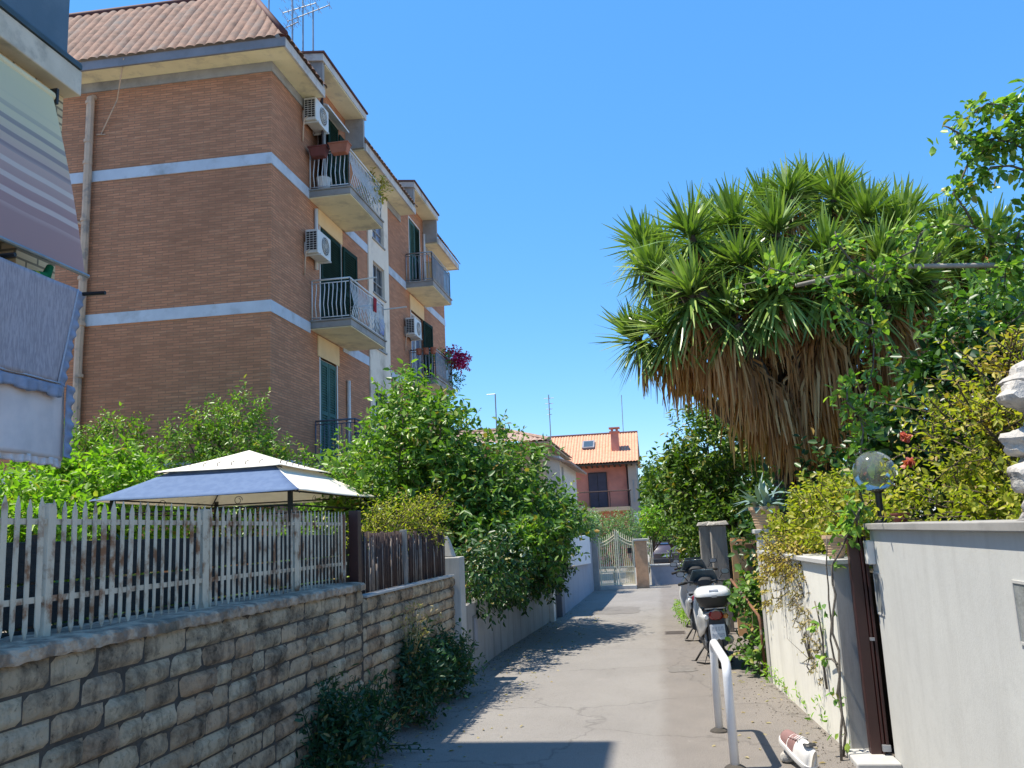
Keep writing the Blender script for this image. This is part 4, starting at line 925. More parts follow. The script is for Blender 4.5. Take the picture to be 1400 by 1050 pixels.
# bedspread and sheet
bs = thing('bedspread', 'blue quilted bedspread with ruffled hem hanging over a pale sheet', 'bedspread', (-4.9,5.5,2.35))
def fold(y, z, a=1): return a*(.022*math.sin(y*3.1+z*.8)+.012*math.sin(y*7.3-z*2.1)+.008*math.sin(y*15))
mb = MB(); mb.grid(lambda u, v: (-4.94+fold(3.2+3.42*u,3.86-1.44*v,(.3+v)), 3.2+3.36*u+.015*math.sin(v*9)*u, 3.87-1.42*v-.05*u*v), 70, 36)
s1 = mb.build('sheet', M['sheet'], bs, smooth=True, fix=False); s1.modifiers.new('thick', 'SOLIDIFY').thickness = .008
mb = MB(); mb.grid(lambda u, v: (-4.89+fold(3.2+3.3*u,3.9-.8*v,(.3+v))*.8, 3.2+(3.36-.20*v)*u, 3.90-(.84+.03*u)*v), 70, 22)
s2 = mb.build('quilt', M['quilt'], bs, smooth=True, fix=False); s2.modifiers.new('thick', 'SOLIDIFY').thickness = .02
yr = lambda v: 3.2+3.36-.20*v
mb = MB(); mb.tube([(-4.872,yr(v)-.012,3.90-.87*v) for v in [i/10 for i in range(11)]], .009, 5); mb.tube([(-4.872+fold(3.2+3.16*u,3.05)*.9,3.2+3.16*u,3.06-.03*u) for u in [i/30 for i in range(31)]], .008, 5); mb.build('trim', M['quilt_trim'], s2, smooth=True)
def ruffle(name, path, w, par, m, fq=30, am=.025, outd=(0,0,-1)):
    o_ = Vector(outd); n = len(path)-1
    mb = MB(); mb.grid(lambda u, v: Vector(path[int(round(u*n))])+o_*w*v*(1+.12*math.sin(u*fq*2.3))+Vector((am*v*math.sin(u*fq*6.28)+.004,0,0))+Vector((0,1,0))*(am*.25*v*math.cos(u*fq*6.28)), n, 4)
    r_ = mb.build(name, M[m], par, smooth=True, fix=False); r_.modifiers.new('thick', 'SOLIDIFY').thickness = .006
ruffle('ruffle', [(-4.885+fold(3.2+3.2*u,3.05)*.9,3.2+3.2*u,3.045-.03*u) for u in [i/240 for i in range(241)]], .10, s2, 'ruffle', 26, .014)
ruffle('ruffle', [(-4.885,yr(v),3.90-.87*v) for v in [i/120 for i in range(121)]], .085, s2, 'ruffle', 9, .010, (0,1,-.15))
ruffle('ruffle', [(-4.95+fold(3.2+3.36*u,2.45,1.3),3.2+3.36*u,2.46-.05*u) for u in [i/240 for i in range(241)]], .07, s1, 'sheet', 34, .02)
ruffle('ruffle', [(-4.93,3.2+3.33,3.05-.62*v) for v in [i/120 for i in range(121)]], .09, s1, 'ruffle', 6, .012, (0,1,-.1))
hung('purple_cloth', 'small purple cloth pegged above the blue bedspread', 'laundry', 4.55,4.95,-5.15,3.86,4.06,'cloth_purple')['group'] = 'laundry by the awning'
mb = MB(); mb.tube([(-5.1,5.95,3.62),(-5.08,6.05,3.80),(-5.1,6.2,3.88),(-5.1,6.32,4.0)], [.03,.05,.05,.03], 8); tag(mb.build('yellow_bag', M['toy_yellow'], smooth=True), 'small yellow plastic bag pegged under the awning', 'bag')
mb = MB(); mb.tube([(-5.12,5.72,3.62),(-5.12,5.8,3.75),(-5.12,5.85,3.9),(-5.12,6.45,4.0),(-5.12,6.5,4.12)], [.02,.06,.05,.05,.03], 8); tag(mb.build('green_bag', M['toy_green'], smooth=True), 'small green plastic bag pegged under the awning', 'bag')

for o in bpy.data.objects:
    if o.parent is None and o.name.split('.')[0] in ('corner_building','bedspread','purple_cloth','yellow_bag','green_bag'):
        l = o.location; o.scale = (.9,.9,.9); o.location = (l.x*.9, l.y*.9, 1.62+(l.z-1.62)*.9)
# ---------- gazebo
gx0, gx1, gy0, gy1, ze = -7.26, -4.35, 10.1, 13.25, 2.275
cx, cy = (gx0+gx1)/2, (gy0+gy1)/2
gzb = thing('garden_gazebo', 'two-tier garden gazebo with a cream canopy, shade painted blue on its front panel', 'gazebo', (cx,cy,.42))
def panel(a, b2, c, d_, sag, n=16):
    a, b2, c, d_ = map(Vector, (a, b2, c, d_))
    def fn(u, v):
        p = (a*(1-u)+b2*u)*(1-v)+(d_*(1-u)+c*u)*v; return p+Vector((0,0,-sag*4*v*(1-v)*.6 - sag*math.sin(math.pi*u)*(1-v)*.5))
    return fn
h1, z1 = .72, 2.70
cor = [(gx0,gy0,ze),(gx1,gy0,ze),(gx1,gy1,ze),(gx0,gy1,ze)]; inn = [(cx-h1,cy-h1,z1),(cx+h1,cy-h1,z1),(cx+h1,cy+h1,z1),(cx-h1,cy+h1,z1)]
for k in range(4):
    mb = MB(); mb.grid(panel(cor[k],cor[(k+1)%4],inn[(k+1)%4],inn[k],.03), 16, 10)
    o = mb.build('canopy_panel', M['canopy_shade_blue'] if k == 0 else M['canopy_cream'], gzb, smooth=True, fix=False); o.modifiers.new('thick', 'SOLIDIFY').thickness = .004
    if k == 0: o['label'] = 'front panel with shade painted blue'
h2, z2, za = .92, 2.66, 2.985
c2 = [(cx-h2,cy-h2,z2),(cx+h2,cy-h2,z2),(cx+h2,cy+h2,z2),(cx-h2,cy+h2,z2)]
mb = MB()
for k in range(4): mb.grid(panel(c2[k],c2[(k+1)%4],(cx,cy,za),(cx,cy,za),.025), 12, 8)
o = mb.build('top_canopy', M['canopy_cream'], gzb, smooth=True, fix=False); o.modifiers.new('thick', 'SOLIDIFY').thickness = .004
pcs = [(gx0+.22,gy0+.22),(gx1-.22,gy0+.22),(gx1-.22,gy1-.22),(gx0+.22,gy1-.22)]
for x, y in pcs: MB().box(x-.026,x+.026,y-.026,y+.026,.40,2.34).build('post', M['dark_metal'], gzb)
mb = MB()
for k in range(4):
    (xa,ya_),(xb,yb) = pcs[k], pcs[(k+1)%4]
    for z in (2.28,2.10): mb.tube([(xa,ya_,z),(xb,yb,z)], .012, 5)
    for i in (2,5):
        f = i/7; c_ = Vector((xa+(xb-xa)*f, ya_+(yb-ya_)*f, 2.19)); dd = Vector((xb-xa,yb-ya_,0)).normalized()
        mb.tube([c_+dd*(.06*math.cos(a)*(1-a/14))+Vector((0,0,.06*math.sin(a)*(1-a/14))) for a in [q*.5 for q in range(16)]], .004, 4)
    dn_ = Vector((0,0,-.035)); mb.tube([Vector(cor[k])+dn_, Vector(inn[k])+dn_], .010, 5); mb.tube([Vector(c2[k])+dn_, Vector((cx,cy,za-.05))], .010, 5); mb.tube([Vector(inn[k])+dn_, Vector(inn[(k+1)%4])+dn_], .010, 5)
    for i in range(1,7):
        f = i/7; p = Vector(inn[k])*(1-f)+Vector(inn[(k+1)%4])*f; mb.tube([p-Vector((0,0,.01)), p+Vector((0,0,.05)), p+Vector((.03,.03,.07))], .007, 4)
mb.build('frame', M['dark_metal'], gzb, smooth=True, fix=False)
# stacked timber behind the picket fence
for k in range(5):
    o = MB().box(-4.6+.03*k,-4.35+.02*k,6.2+.1*k,9.2-.12*k,.42+k*.11,.52+k*.11).build('plank', M['plaster_grey'], bevel=.006)
    tag(o, ('bottom','second lowest','middle','second highest','topmost')[k]+' grey plank of the pile behind the picket fence', 'plank', 'planks piled behind the picket fence')

# ---------- houses at the end of the lane
HB = gz(60)
rh_ = thing('red_house', 'red house with an orange tiled roof and a balcony at the end of the lane', 'house', (-3.4,57.5,HB))
mb = MB(); mb.box(-7.2,-1.65,55.4,61,HB,5.75); mb.build('wall', M['wall_red'], rh_)
mb = MB(); mb.box(-1.649,-1.12,55.0,61,HB,5.70); mb.build('corner_pier', pm('pier_tan', (.46,.36,.29), (.40,.31,.25), 1.5, .85), rh_)
mb = MB(); mb.prism([(-1.119,54.9,5.7),(-1.119,61,5.7),(-1.119,58,7.6)], (.02,0,0)); mb.build('gable_wall', M['wall_tan'], rh_)
mb = MB(); tiles(mb, (-7.4,54.35,5.72),(-.92,54.35,5.72),(-7.4,58,7.93),(-.92,58,7.93), 34, 9, .05, .03)
tiles(mb, (-.92,61.6,5.72),(-7.4,61.6,5.72),(-.92,58,7.93),(-7.4,58,7.93), 20, 6, .05, .03); rf = mb.build('roof', M['tile_orange'], rh_, smooth='auto', fix=False)
mb = MB(); mb.tube([(-7.4,58,7.95),(-.92,58,7.95)], .10, 8); mb.build('ridge', M['tile_ridge'], rf)
mb = MB(); mb.hexa([(-7.3,54.42,5.60),(-.98,54.42,5.60),(-.98,58,7.76),(-7.3,58,7.76),(-7.3,54.42,5.68),(-.98,54.42,5.68),(-.98,58,7.84),(-7.3,58,7.84)])
for i in range(18): mb.box(-7.2+i*.36,-7.12+i*.36,54.5,55.4,5.50,5.60)
mb.build('eave', M['bark'], rf)
mb = MB(); mb.box(-2.62,-2.12,55.6,56.05,6.2,7.75); mb.box(-2.70,-2.04,55.52,56.13,7.75,7.85)
mb.box(-2.6,-2.45,55.62,56.03,7.85,8.02); mb.box(-2.29,-2.14,55.62,56.03,7.85,8.02); mb.box(-2.72,-2.02,55.5,56.15,8.02,8.10); mb.build('chimney', M['wall_red'], rf)
mb = MB(); mb.hexa([(-4.55,56.0,6.84),(-3.75,56.0,6.84),(-3.75,56.9,7.38),(-4.55,56.9,7.38),(-4.55,55.95,6.93),(-3.75,55.95,6.93),(-3.75,56.85,7.47),(-4.55,56.85,7.47)]); sk = mb.build('skylight', M['fascia'], rf)
mb = MB(); mb.hexa([(-4.45,56.05,6.95),(-3.85,56.05,6.95),(-3.85,56.75,7.37),(-4.45,56.75,7.37),(-4.45,56.03,6.99),(-3.85,56.03,6.99),(-3.85,56.73,7.41),(-4.45,56.73,7.41)]); mb.build('pane', M['windshield'], sk)
mb = MB(); mb.box(-4.22,-3.02,55.33,55.397,2.98,5.22); dr = mb.build('door', M['shutter_brown'], rh_)
mb = MB()
for x in (-4.18,-3.61): mb.box(x,x+.53,55.30,55.328,3.02,5.16)
pmv = pm('shutter_purple', (.055,.045,.065), (.04,.033,.05), 3, .6); mb.build('shutter', pmv, dr)
mb = MB(); mb.box(-5.4,-1.66,54.3,55.39,2.72,2.96); bl = mb.build('balcony', M['wall_tan'], rh_)
mb = MB()
for z in (3.95,): mb.tube([(-5.35,54.36,z),(-1.5,54.36,z)], .035, 5)
for i in range(4): mb.tube([(-5.35+i*1.25,54.36,2.95),(-5.35+i*1.25,54.36,3.95)], .025, 5)
mb.build('railing', M['reed'], bl)
mb = MB(); mb.tube([(-1.72,55.3,5.5),(-1.72,55.3,HB)], .05, 6); mb.build('drainpipe', M['reed'], rh_)
mb = MB(); mb.box(-1.40,-1.30,54.96,54.998,3.2,4.6); mb.build('pier_window', M['plaster_grey'], rh_)
tu = ac_unit('white air conditioner on the pale corner pier of the red house', (-.95,54.9,1.85)); tu.rotation_euler = (0,0,-math.pi/2); tu.scale = (1.2,1.2,1.2); del tu['group']
mb = MB(); mb.tube([(-1.88,58.3,7.9),(-1.84,58.3,10.6)], .03, 6); tag(mb.build('aerial_pole', M['galv']), 'thin aerial pole behind the red house chimney', 'antenna')
h2_ = thing('tan_house', 'low tan house with a brown hip roof between the tree and the red house', 'house', (-7.5,41,gz(41)))
hz = gz(41)
mb = MB(); mb.box(-11.5,-4.75,37,46,hz,5.45); mb.build('wall', M['wall_tan'], h2_)
mb = MB(); mb.box(-4.749,-4.15,38.2,46,hz,4.95); wg = mb.build('side_wing', M['wall_offwhite'], h2_)
mb = MB(); mb.box(-4.152,-4.12,38.9,39.5,3.4,4.5); mb.build('window', M['plaster_grey'], wg)
mb = MB(); tiles(mb, (-12,36.3,5.45),(-4.35,36.3,5.45),(-9.5,39.3,6.35),(-6.9,39.3,6.35), 30, 7, .05, .03); tiles(mb, (-4.35,36.3,5.45),(-4.35,46.5,5.45),(-6.9,39.3,6.35),(-6.9,44,6.35), 36, 7, .05, .03)
rf = mb.build('roof', M['tile_tan'], h2_, smooth='auto', fix=False)
mb = MB(); mb.box(-12,-4.4,36.3,46.5,5.38,5.44); mb.build('eave', M['wall_tan'], rf)
mb = MB(); mb.tube([(-4.35,36.3,5.53),(-6.9,39.3,6.42),(-9.5,39.3,6.42)], .10, 6); mb.build('ridge', M['tile_tan'], rf)
mb = MB(); mb.hexa([(-4.9,38,4.95),(-3.6,38,4.55),(-3.6,46.5,4.55),(-4.9,46.5,4.95),(-4.9,38,5.05),(-3.6,38,4.65),(-3.6,46.5,4.65),(-4.9,46.5,5.05)]); mb.build('wing_roof', M['tile_tan'], h2_)
for lb, x, y, z0, z1 in (('thin aerial pole with a short arm on the tan house roof',-7.0,38.5,6.0,8.0),('thin aerial pole with cross bars behind the tan house',-5.4,46,5.5,9.0)):
    t = thing('aerial_pole', lb, 'antenna', (x,y,z0), 'aerials on the tan house'); mb = MB(); mb.tube([(x,y,z0),(x,y,z1)], .03, 5); mb.build('mast', M['galv'], t)
    mb = MB()
    if y < 40: mb.tube([(x-.4,y,z1),(x,y,z1)], .02, 5)
    else:
        for k in range(4): mb.tube([(x-.28+.05*k,y,z1-.2-.3*k),(x+.28-.05*k,y,z1-.2-.3*k)], .015, 4)
    mb.build('arm', M['galv'], t)
# ---------- trees and shrubs, west side
plant('lemon_tree', 'tall bright green citrus tree rising in front of the brick block balconies', 'tree', (-3.9,13.5,.3),
      [(-4.369, 13.514, 2.47, 0.874, 0.944, 0.874), (-3.845, 13.398, 3.402, 0.524, 0.629, 0.641), (-4.019, 13.63, 3.868, 0.256, 0.367, 0.373), (-3.32, 13.165, 2.936, 0.524, 0.629, 0.757), (-3.495, 13.165, 1.713, 1.048, 0.839, 0.816), (-4.776, 13.864, 2.063, 0.699, 0.734, 0.699)],
      M['leaf_citrus'], 21, 1250, .38, 10, .118, .46, trunk=.07, nl=26)
plant('orange_tree', 'broad dark glossy citrus tree leaning over the grey plaster wall', 'tree', (-2.9,14.2,.0),
      [(-2.95,13.6,2.35,.65,.9,.65),(-2.35,14.2,2.30,.45,.9,.50),(-2.05,14.6,1.75,.5,1.2,.55),(-2.7,13.2,1.6,.8,1.0,.75),(-1.9,15.2,1.75,.45,.9,.40),(-2.62,14.5,3.05,.22,.4,.34),(-3.2,14.0,3.05,.25,.4,.36),(-1.85,13.6,1.4,.38,.9,.5),(-2.15,14.5,2.75,.25,.5,.28)],
      M['leaf_mid'], 22, 1250, .40, 10, .115, .45, trunk=.08, nl=26)
plant('jasmine_hedge', 'dark flowering hedge hanging over the top of the grey plaster wall', 'hedge', (-2.5,12.6,.5),
      [(-2.25,10.9,1.15,.25,.6,.42),(-2.2,12.2,1.15,.34,.9,.5),(-2.15,13.8,1.1,.36,.9,.5),(-2.1,15.5,1.05,.34,1.0,.5),(-2.15,16.8,1.1,.3,.7,.5)],
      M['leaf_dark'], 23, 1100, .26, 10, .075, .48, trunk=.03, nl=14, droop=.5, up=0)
g = np.random.default_rng(99); V, Fq, _, _ = foliage(g, [(-2.0,12.8,1.30,.18,.8,.2),(-1.95,14.4,1.1,.18,.7,.2)], 46, .05, 5, .05, .8, .5)
tag(mesh_obj('jasmine_flowers', V, Fq, M['petal_white']), 'small white blossoms on the hedge over the grey plaster wall', 'flowers', kind='stuff')
plant('light_shrub', 'small bright yellow-green shrub on the dark hedge over the plaster wall', 'shrub', (-2.3,13.0,.9), [(-2.0,12.9,1.52,.22,.7,.2)], M['leaf_bright'], 24, 130, .2, 9, .075, trunk=.02, nl=6, twig=40)
plant('golden_shrub', 'feathery yellow-green shrub just above the brown reed fence', 'shrub', (-2.7,8.6,.5), [(-2.66,8.5,1.74,.2,.4,.22),(-2.55,9.2,1.78,.2,.4,.24),(-2.75,8.2,1.62,.15,.3,.15)], M['leaf_yellow'], 25, 330, .2, 10, .042, .4, trunk=.02, nl=10)
plant('loquat_shrub', 'bright broad-leaved shrub beside the hanging bedspread', 'shrub', (-8.8,12.4,.3), [(-8.6,12.4,2.55,.8,.6,.62),(-8.1,12.6,2.2,.6,.6,.75),(-9.6,12.2,2.5,.8,.6,.75),(-9.0,12.0,1.7,1.1,.6,.7)], M['leaf_bright'], 26, 900, .32, 9, .125, .5, trunk=.06)
plant('laurel_bush', 'upright mid green bush with a peaked top in front of the brick gable', 'bush', (-7.3,14.8,.3), [(-7.55,14.8,3.35,.7,.45,.62),(-7.5,14.8,4.0,.32,.3,.36),(-8.4,14.7,3.3,.6,.4,.55),(-8.15,14.8,3.9,.22,.3,.3),(-6.95,14.7,2.9,.5,.45,.6),(-7.8,14.4,2.4,1.2,.5,.8)], M['leaf_citrus'], 27, 1000, .34, 10, .085, .42, trunk=.07)
plant('photinia_bush', 'loose green bush in front of the drainpipe on the brick gable', 'bush', (-9.9,14.6,.3), [(-9.9,14.6,3.55,.55,.4,.5),(-10.7,14.6,3.3,.5,.4,.6),(-9.3,14.6,3.1,.5,.4,.45),(-9.9,14.2,2.5,1.2,.5,.7)], M['leaf_citrus'], 28, 700, .34, 10, .085, .42, trunk=.06)
plant('low_hedge', 'low light green hedge between the gazebo and the citrus tree', 'hedge', (-5.4,15.0,.3), [(-5.9,15.0,2.75,.6,.4,.5),(-5.2,15.0,2.5,.5,.5,.6),(-5.6,14.4,1.6,1.0,.5,.8)], M['leaf_citrus'], 29, 480, .32, 10, .095, .45, trunk=.05)
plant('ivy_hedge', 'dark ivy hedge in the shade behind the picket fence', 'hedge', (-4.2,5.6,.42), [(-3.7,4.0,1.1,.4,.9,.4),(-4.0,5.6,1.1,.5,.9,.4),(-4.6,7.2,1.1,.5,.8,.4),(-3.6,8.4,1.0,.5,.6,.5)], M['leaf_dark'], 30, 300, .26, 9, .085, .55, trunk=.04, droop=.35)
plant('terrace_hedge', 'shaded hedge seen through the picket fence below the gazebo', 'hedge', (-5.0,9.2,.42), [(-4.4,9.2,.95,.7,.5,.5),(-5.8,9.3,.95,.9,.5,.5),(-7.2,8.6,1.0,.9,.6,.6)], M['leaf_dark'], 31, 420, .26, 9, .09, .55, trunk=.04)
plant('awning_shrub', 'bright leafy shrub seen under the hem of the hanging bedspread', 'shrub', (-6.9,8.7,.42), [(-6.6,8.7,1.75,.4,.5,.5),(-7.2,8.8,1.8,.6,.5,.7),(-8.0,8.8,1.7,.6,.5,.7)], M['leaf_bright'], 32, 620, .28, 9, .10, .5, trunk=.05)
# weeds at the foot of the stone wall
for i, (lb, x, y, h, w, n) in enumerate((('dark green nettle clump nearest the camera at the foot of the stone wall',-2.2,5.75,.46,.17,230),('small nettle clump between two larger ones along the stone wall',-2.22,6.6,.34,.11,80),('bushy nettle clump under the dry stalks by the stone wall',-2.2,7.7,.58,.16,260),('spreading nettle clump by the cracked pillar at the end of the stone wall',-2.19,8.85,.46,.16,250))):
    plant('nettle_clump', lb, 'weeds', (x,y,0), [(x,y,h*.45,w,w*1.9,h*.5),(x-.05,y+.1,h*.75,w*.6,w*1.2,h*.3)], M['leaf_weed'], 40+i, n, .26, 10, .055, .4, up=1.1, trunk=.008, nl=16, bark='leaf_weed', twig=120, group='nettle clumps along the stone wall')
g = np.random.default_rng(55); t = thing('dry_stalks', 'pale dry seeding stalks leaning on the stone wall', 'dry plant', (-2.2,7.9,.3))
mb = MB(); P0 = []
for i in range(16):
    y = 7.5+g.random()*.7; p = Vector((-2.25,y,.4)); pts = [p]; d = Vector((.12*g.normal(),.25*g.normal(),1)).normalized()
    for k in range(5): p = p+d*.13; d = (d+Vector((g.normal()*.12+.03,g.normal()*.25,-.09))).normalized(); pts.append(p); P0.append(p)
    mb.tube(pts, [.005,.005,.004,.004,.003,.002], 4)
mb.build('stems', M['leaf_dry'], t, fix=False)
P0 = np.repeat(np.array([tuple(p) for p in P0]), 6, 0); P0 += g.normal(size=P0.shape)*.018
V, Fq = leaf_mesh(P0, rdir(g, len(P0)), rdir(g, len(P0)), np.full(len(P0), .035), np.full(len(P0), .014)); mesh_obj('seed_heads', V, Fq, M['leaf_dry'], t)['kind'] = 'stuff'

# ---------- big yucca
yu = thing('yucca_tree', 'huge many-headed yucca tree with sword leaves and hanging brown skirts', 'tree', (2.05,12.7,.35))
HEADS = [(0.74,11.6,5.56),(0.19,12.2,5.27),(0.09,12.8,5.86),(-0.1,12.2,4.31),(1.38,12.0,5.75),(2.24,12.4,6.29),(2.95,12.8,6.35),(3.21,12.2,5.78),(1.84,11.4,5.42),(1.31,11.2,4.96),(3.81,12.6,5.84),(4.39,12.8,5.6),(0.65,11.2,4.64),(1.74,11.0,4.57),(2.41,11.2,5.02),(3.12,11.4,4.92),(3.73,11.8,4.81),(4.52,12.6,4.91),(0.34,11.6,4.25),(1.04,13.2,5.81),(2.68,13.4,6.78),(2.03,13.4,6.5),(3.35,13.6,6.48),(3.57,11.8,4.34),(1.14,11.2,4.3),(4.29,12.6,4.48),(0.4,13.6,6.0),(3.86,13.6,6.1),(1.33,13.4,6.25),(.9,14.2,5.2),(2.2,14.4,5.9),(3.6,14.4,5.3),(4.4,13.9,5.0),(1.55,11.15,4.35),(2.3,11.1,4.5),(2.9,11.2,4.3),(3.4,11.3,4.6),(.95,12.0,4.95),(4.85,12.4,5.35),(4.75,12.2,4.55),(4.1,12.0,5.2),(3.65,12.2,5.5)]
g = np.random.default_rng(77); C0 = np.array([2.05,12.6,2.6])
def blades(g, c, ax, n, Ln, W, amin, amax, grav=.0, sag=.25):
    ax = unit(np.array(ax)[None])[0]; a1 = unit(np.cross(ax, [.3,.2,.9])[None])[0]; a2 = np.cross(ax, a1)
    th = np.radians(amin+(amax-amin)*g.random(n)**.75); ph = g.random(n)*6.283
    D = (np.cos(th)[:,None]*ax+np.sin(th)[:,None]*(np.cos(ph)[:,None]*a1+np.sin(ph)[:,None]*a2)); D = unit(D+np.array([0,0,-grav])+g.normal(size=D.shape)*.05)
    Sd = unit(np.cross(D, ax+g.normal(size=(n,3))*.25)); up_ = np.cross(Sd, D)
    l = Ln*(.75+.4*g.random(n))[:,None]; w = (W*(.8+.4*g.random(n)))[:,None]
    P = c+D*.04+g.normal(size=(n,3))*.035
    dn = np.array([0,0,-1.])*sag*(np.sin(th)[:,None])
    m1 = P+D*l*.5+dn*l*.12; tp = P+D*l+dn*l*.5
    V = np.stack([P-Sd*w*.35,P+Sd*w*.35,m1+Sd*w*.5+up_*w*.15,m1-Sd*w*.5+up_*w*.15,tp+Sd*w*.06,tp-Sd*w*.06],1)
    b = (np.arange(n)*6)[:,None]; return V.reshape(-1,3), np.concatenate([b+np.array([[0,1,2,3]]), b+np.array([[3,2,4,5]])],0)
def hanging(g, a, b2, n, Ln, W):
    t_ = g.random(n)[:,None]; ax = unit((b2-a)[None])[0]; P = a+(b2-a)*t_
    ph = g.random(n)*6.283; a1 = unit(np.cross(ax,[.2,.1,.9])[None])[0]; a2 = np.cross(ax,a1); O = np.cos(ph)[:,None]*a1+np.sin(ph)[:,None]*a2
    P = P+O*.09; l = Ln*(.5+.8*g.random(n))[:,None]; w = (W*(.7+.6*g.random(n)))[:,None]
    D1 = unit(O*.55+np.array([0,0,-.75])+g.normal(size=(n,3))*.12); D2 = unit(O*.1+np.array([0,0,-1.])+g.normal(size=(n,3))*.07)
    m1 = P+D1*l*.4; tp = m1+D2*l*.6; Sd = unit(np.cross(D1,O+g.normal(size=(n,3))*.5))
    V = np.stack([P-Sd*w*.4,P+Sd*w*.4,m1+Sd*w*.5,m1-Sd*w*.5,tp+Sd*w*.12,tp-Sd*w*.12],1)
    b = (np.arange(n)*6)[:,None]; return V.reshape(-1,3), np.concatenate([b+np.array([[0,1,2,3]]), b+np.array([[3,2,4,5]])],0)
gb, db = [], []; mb = MB()
for i, h in enumerate(HEADS):
    h = np.array(h); ax = unit((h-C0)[None])[0]*.75+np.array([0,0,.75]); ax = unit(ax[None])[0]
    s = .85+.3*g.random()
    gb.append(blades(g, h, ax, 112, .62*s, .047, 4, 84, 0, .22)); gb.append(blades(g, h-ax*.10, ax, 80, .62*s, .044, 70, 126, .2, .55))
    db.append(blades(g, h-ax*.22, ax, 34, .5*s, .034, 105, 165, .5, .7))
    k = C0+(h-C0)*.45+np.array([0,0,-.25]); hub = h-ax*.25
    mid = hub+(k-hub)*.5
    if h[1] < 13.3: db.append(hanging(g, hub, mid, 55, .50, .034))
    mb.tube([C0+g.normal(size=3)*.1, k, mid, hub, h], [.15,.085,.07,.06,.05], 8)
    db.append(hanging(g, k, C0, 46, .55, .034))
for a, b2, n, ln in (((.8,11.4,4.2),(1.3,11.4,3.6),300,.75),((1.2,11.3,3.75),(1.75,11.5,3.05),330,.72),((1.5,11.3,3.4),(1.9,11.6,2.85),200,.7),((2.25,11.3,4.05),(2.15,11.5,3.45),330,.95),((1.9,11.4,3.6),(2.05,11.6,2.95),160,.7),((3.1,11.3,4.15),(3.3,11.5,3.7),320,.85),((3.65,11.6,4.2),(3.45,11.7,3.6),320,.85),((.4,12.1,4.0),(.9,12.1,3.7),150,.55),((4.2,12.5,4.1),(3.8,12.5,3.7),150,.7)):
    a, b2 = np.array(a), np.array(b2); db.append(hanging(g, a, b2, n, ln, .036)); mb.tube([C0+np.array([-.1,0,-.2]), b2, a, a+(a-b2)*.8+np.array([0,0,.3])], [.16,.12,.10,.08], 8)
for i in range(3): mb.tube([(1.9+.3*i,12.5+.2*i,.2),(1.8+.35*i,12.5+.15*i,1.3),C0+np.array([-.2+.25*i,0,0])], [.30,.22,.17], 10)
for i in range(26):
    c = np.array([2.15,12.9,4.85])+np.clip(g.normal(size=3),-1.3,1.3)*np.array([.95,.5,.5]); gb.append(blades(g, c, (g.normal()*.4,-.5,.8), 50, .6, .045, 10, 115, .1, .4))
V, Fq = merge(gb); mesh_obj('crown', V, Fq, M['yucca_blade'], yu)
V, Fq = merge(db); mesh_obj('dead_skirt', V, Fq, M['yucca_dead'], yu)
mb.build('trunk', M['bark'], yu, smooth=True, fix=False)

# ---------- trees and shrubs, east side
plant('bay_tree', 'dense dark green bay tree in shade under the yucca', 'tree', (1.3,17.2,-.1), [(1.2,17.0,3.0,.85,1.0,.85),(.75,17.0,2.2,.75,.9,.75),(2.0,16.6,2.4,.9,1.0,.9),(1.5,17.2,3.7,.5,.6,.5),(.35,17.2,2.55,.45,.6,.45),(1.6,16.2,1.5,.9,.8,.6),(.7,16.4,1.45,.4,.6,.45)], M['leaf_bay'], 61, 1500, .36, 10, .115, .48, trunk=.1, nl=24)
plant('lane_shrub', 'light green shrub hanging toward the stone posts at the end of the lane', 'shrub', (1.0,19.3,-.15), [(.75,19.5,2.0,.5,.8,.4),(.85,19.0,1.5,.3,.8,.3),(.95,18.5,1.1,.25,.6,.3)], M['leaf_mid'], 62, 330, .32, 9, .11, .45, trunk=.04)
plant('undergrowth_bush', 'dark bush filling the gap behind the agave pot', 'bush', (2.1,10.8,.35), [(1.9,10.8,1.3,.9,.8,.9),(2.9,10.6,1.7,1.0,.9,1.0),(3.6,10.4,2.2,.9,.9,1.0)], M['leaf_dark'], 63, 900, .34, 9, .10, .5, trunk=.06)
plant('magnolia_bush', 'glossy dark green bush behind the yellow shrub on the white wall', 'bush', (3.0,9.2,1.2), [(2.9,9.0,2.55,.55,.6,.55),(3.3,9.0,3.1,.45,.5,.45),(3.6,9.2,2.6,.5,.6,.7),(2.6,9.2,2.1,.5,.5,.5)], M['leaf_dark'], 64, 620, .32, 9, .115, .55, trunk=.05)
plant('shade_tree', 'loose leafy green tree at the frame edge behind the rock column', 'tree', (3.9,9.5,1.0), [(3.75,9.5,3.55,.55,.6,.45),(4.2,9.5,3.0,.6,.6,.7),(3.9,9.5,2.4,.6,.5,.6)], M['leaf_mid'], 65, 420, .34, 9, .11, .5, trunk=.05)
plant('sedum_shrub', 'golden yellow-green shrub spilling over the ivy wall top', 'shrub', (1.35,8.0,1.25), [(1.46,7.9,1.58,.28,.7,.24),(1.6,7.3,1.55,.3,.5,.26),(1.32,8.5,1.5,.2,.4,.2),(1.55,8.4,1.72,.24,.4,.22)], M['leaf_yellow'], 66, 560, .2, 11, .05, .55, trunk=.02, nl=14)
plant('hanging_ivy', 'yellow dry ivy hanging down the pillar end of the ivy wall', 'ivy', (1.1,9.1,1.25), [(1.10,9.15,1.05,.07,.20,.42),(1.12,8.5,1.27,.10,.45,.13),(1.16,7.9,1.30,.08,.4,.10)], M['leaf_ochre'], 67, 320, .14, 10, .032, .6, droop=.6, up=-.3, trunk=.008, nl=12, split=.1)
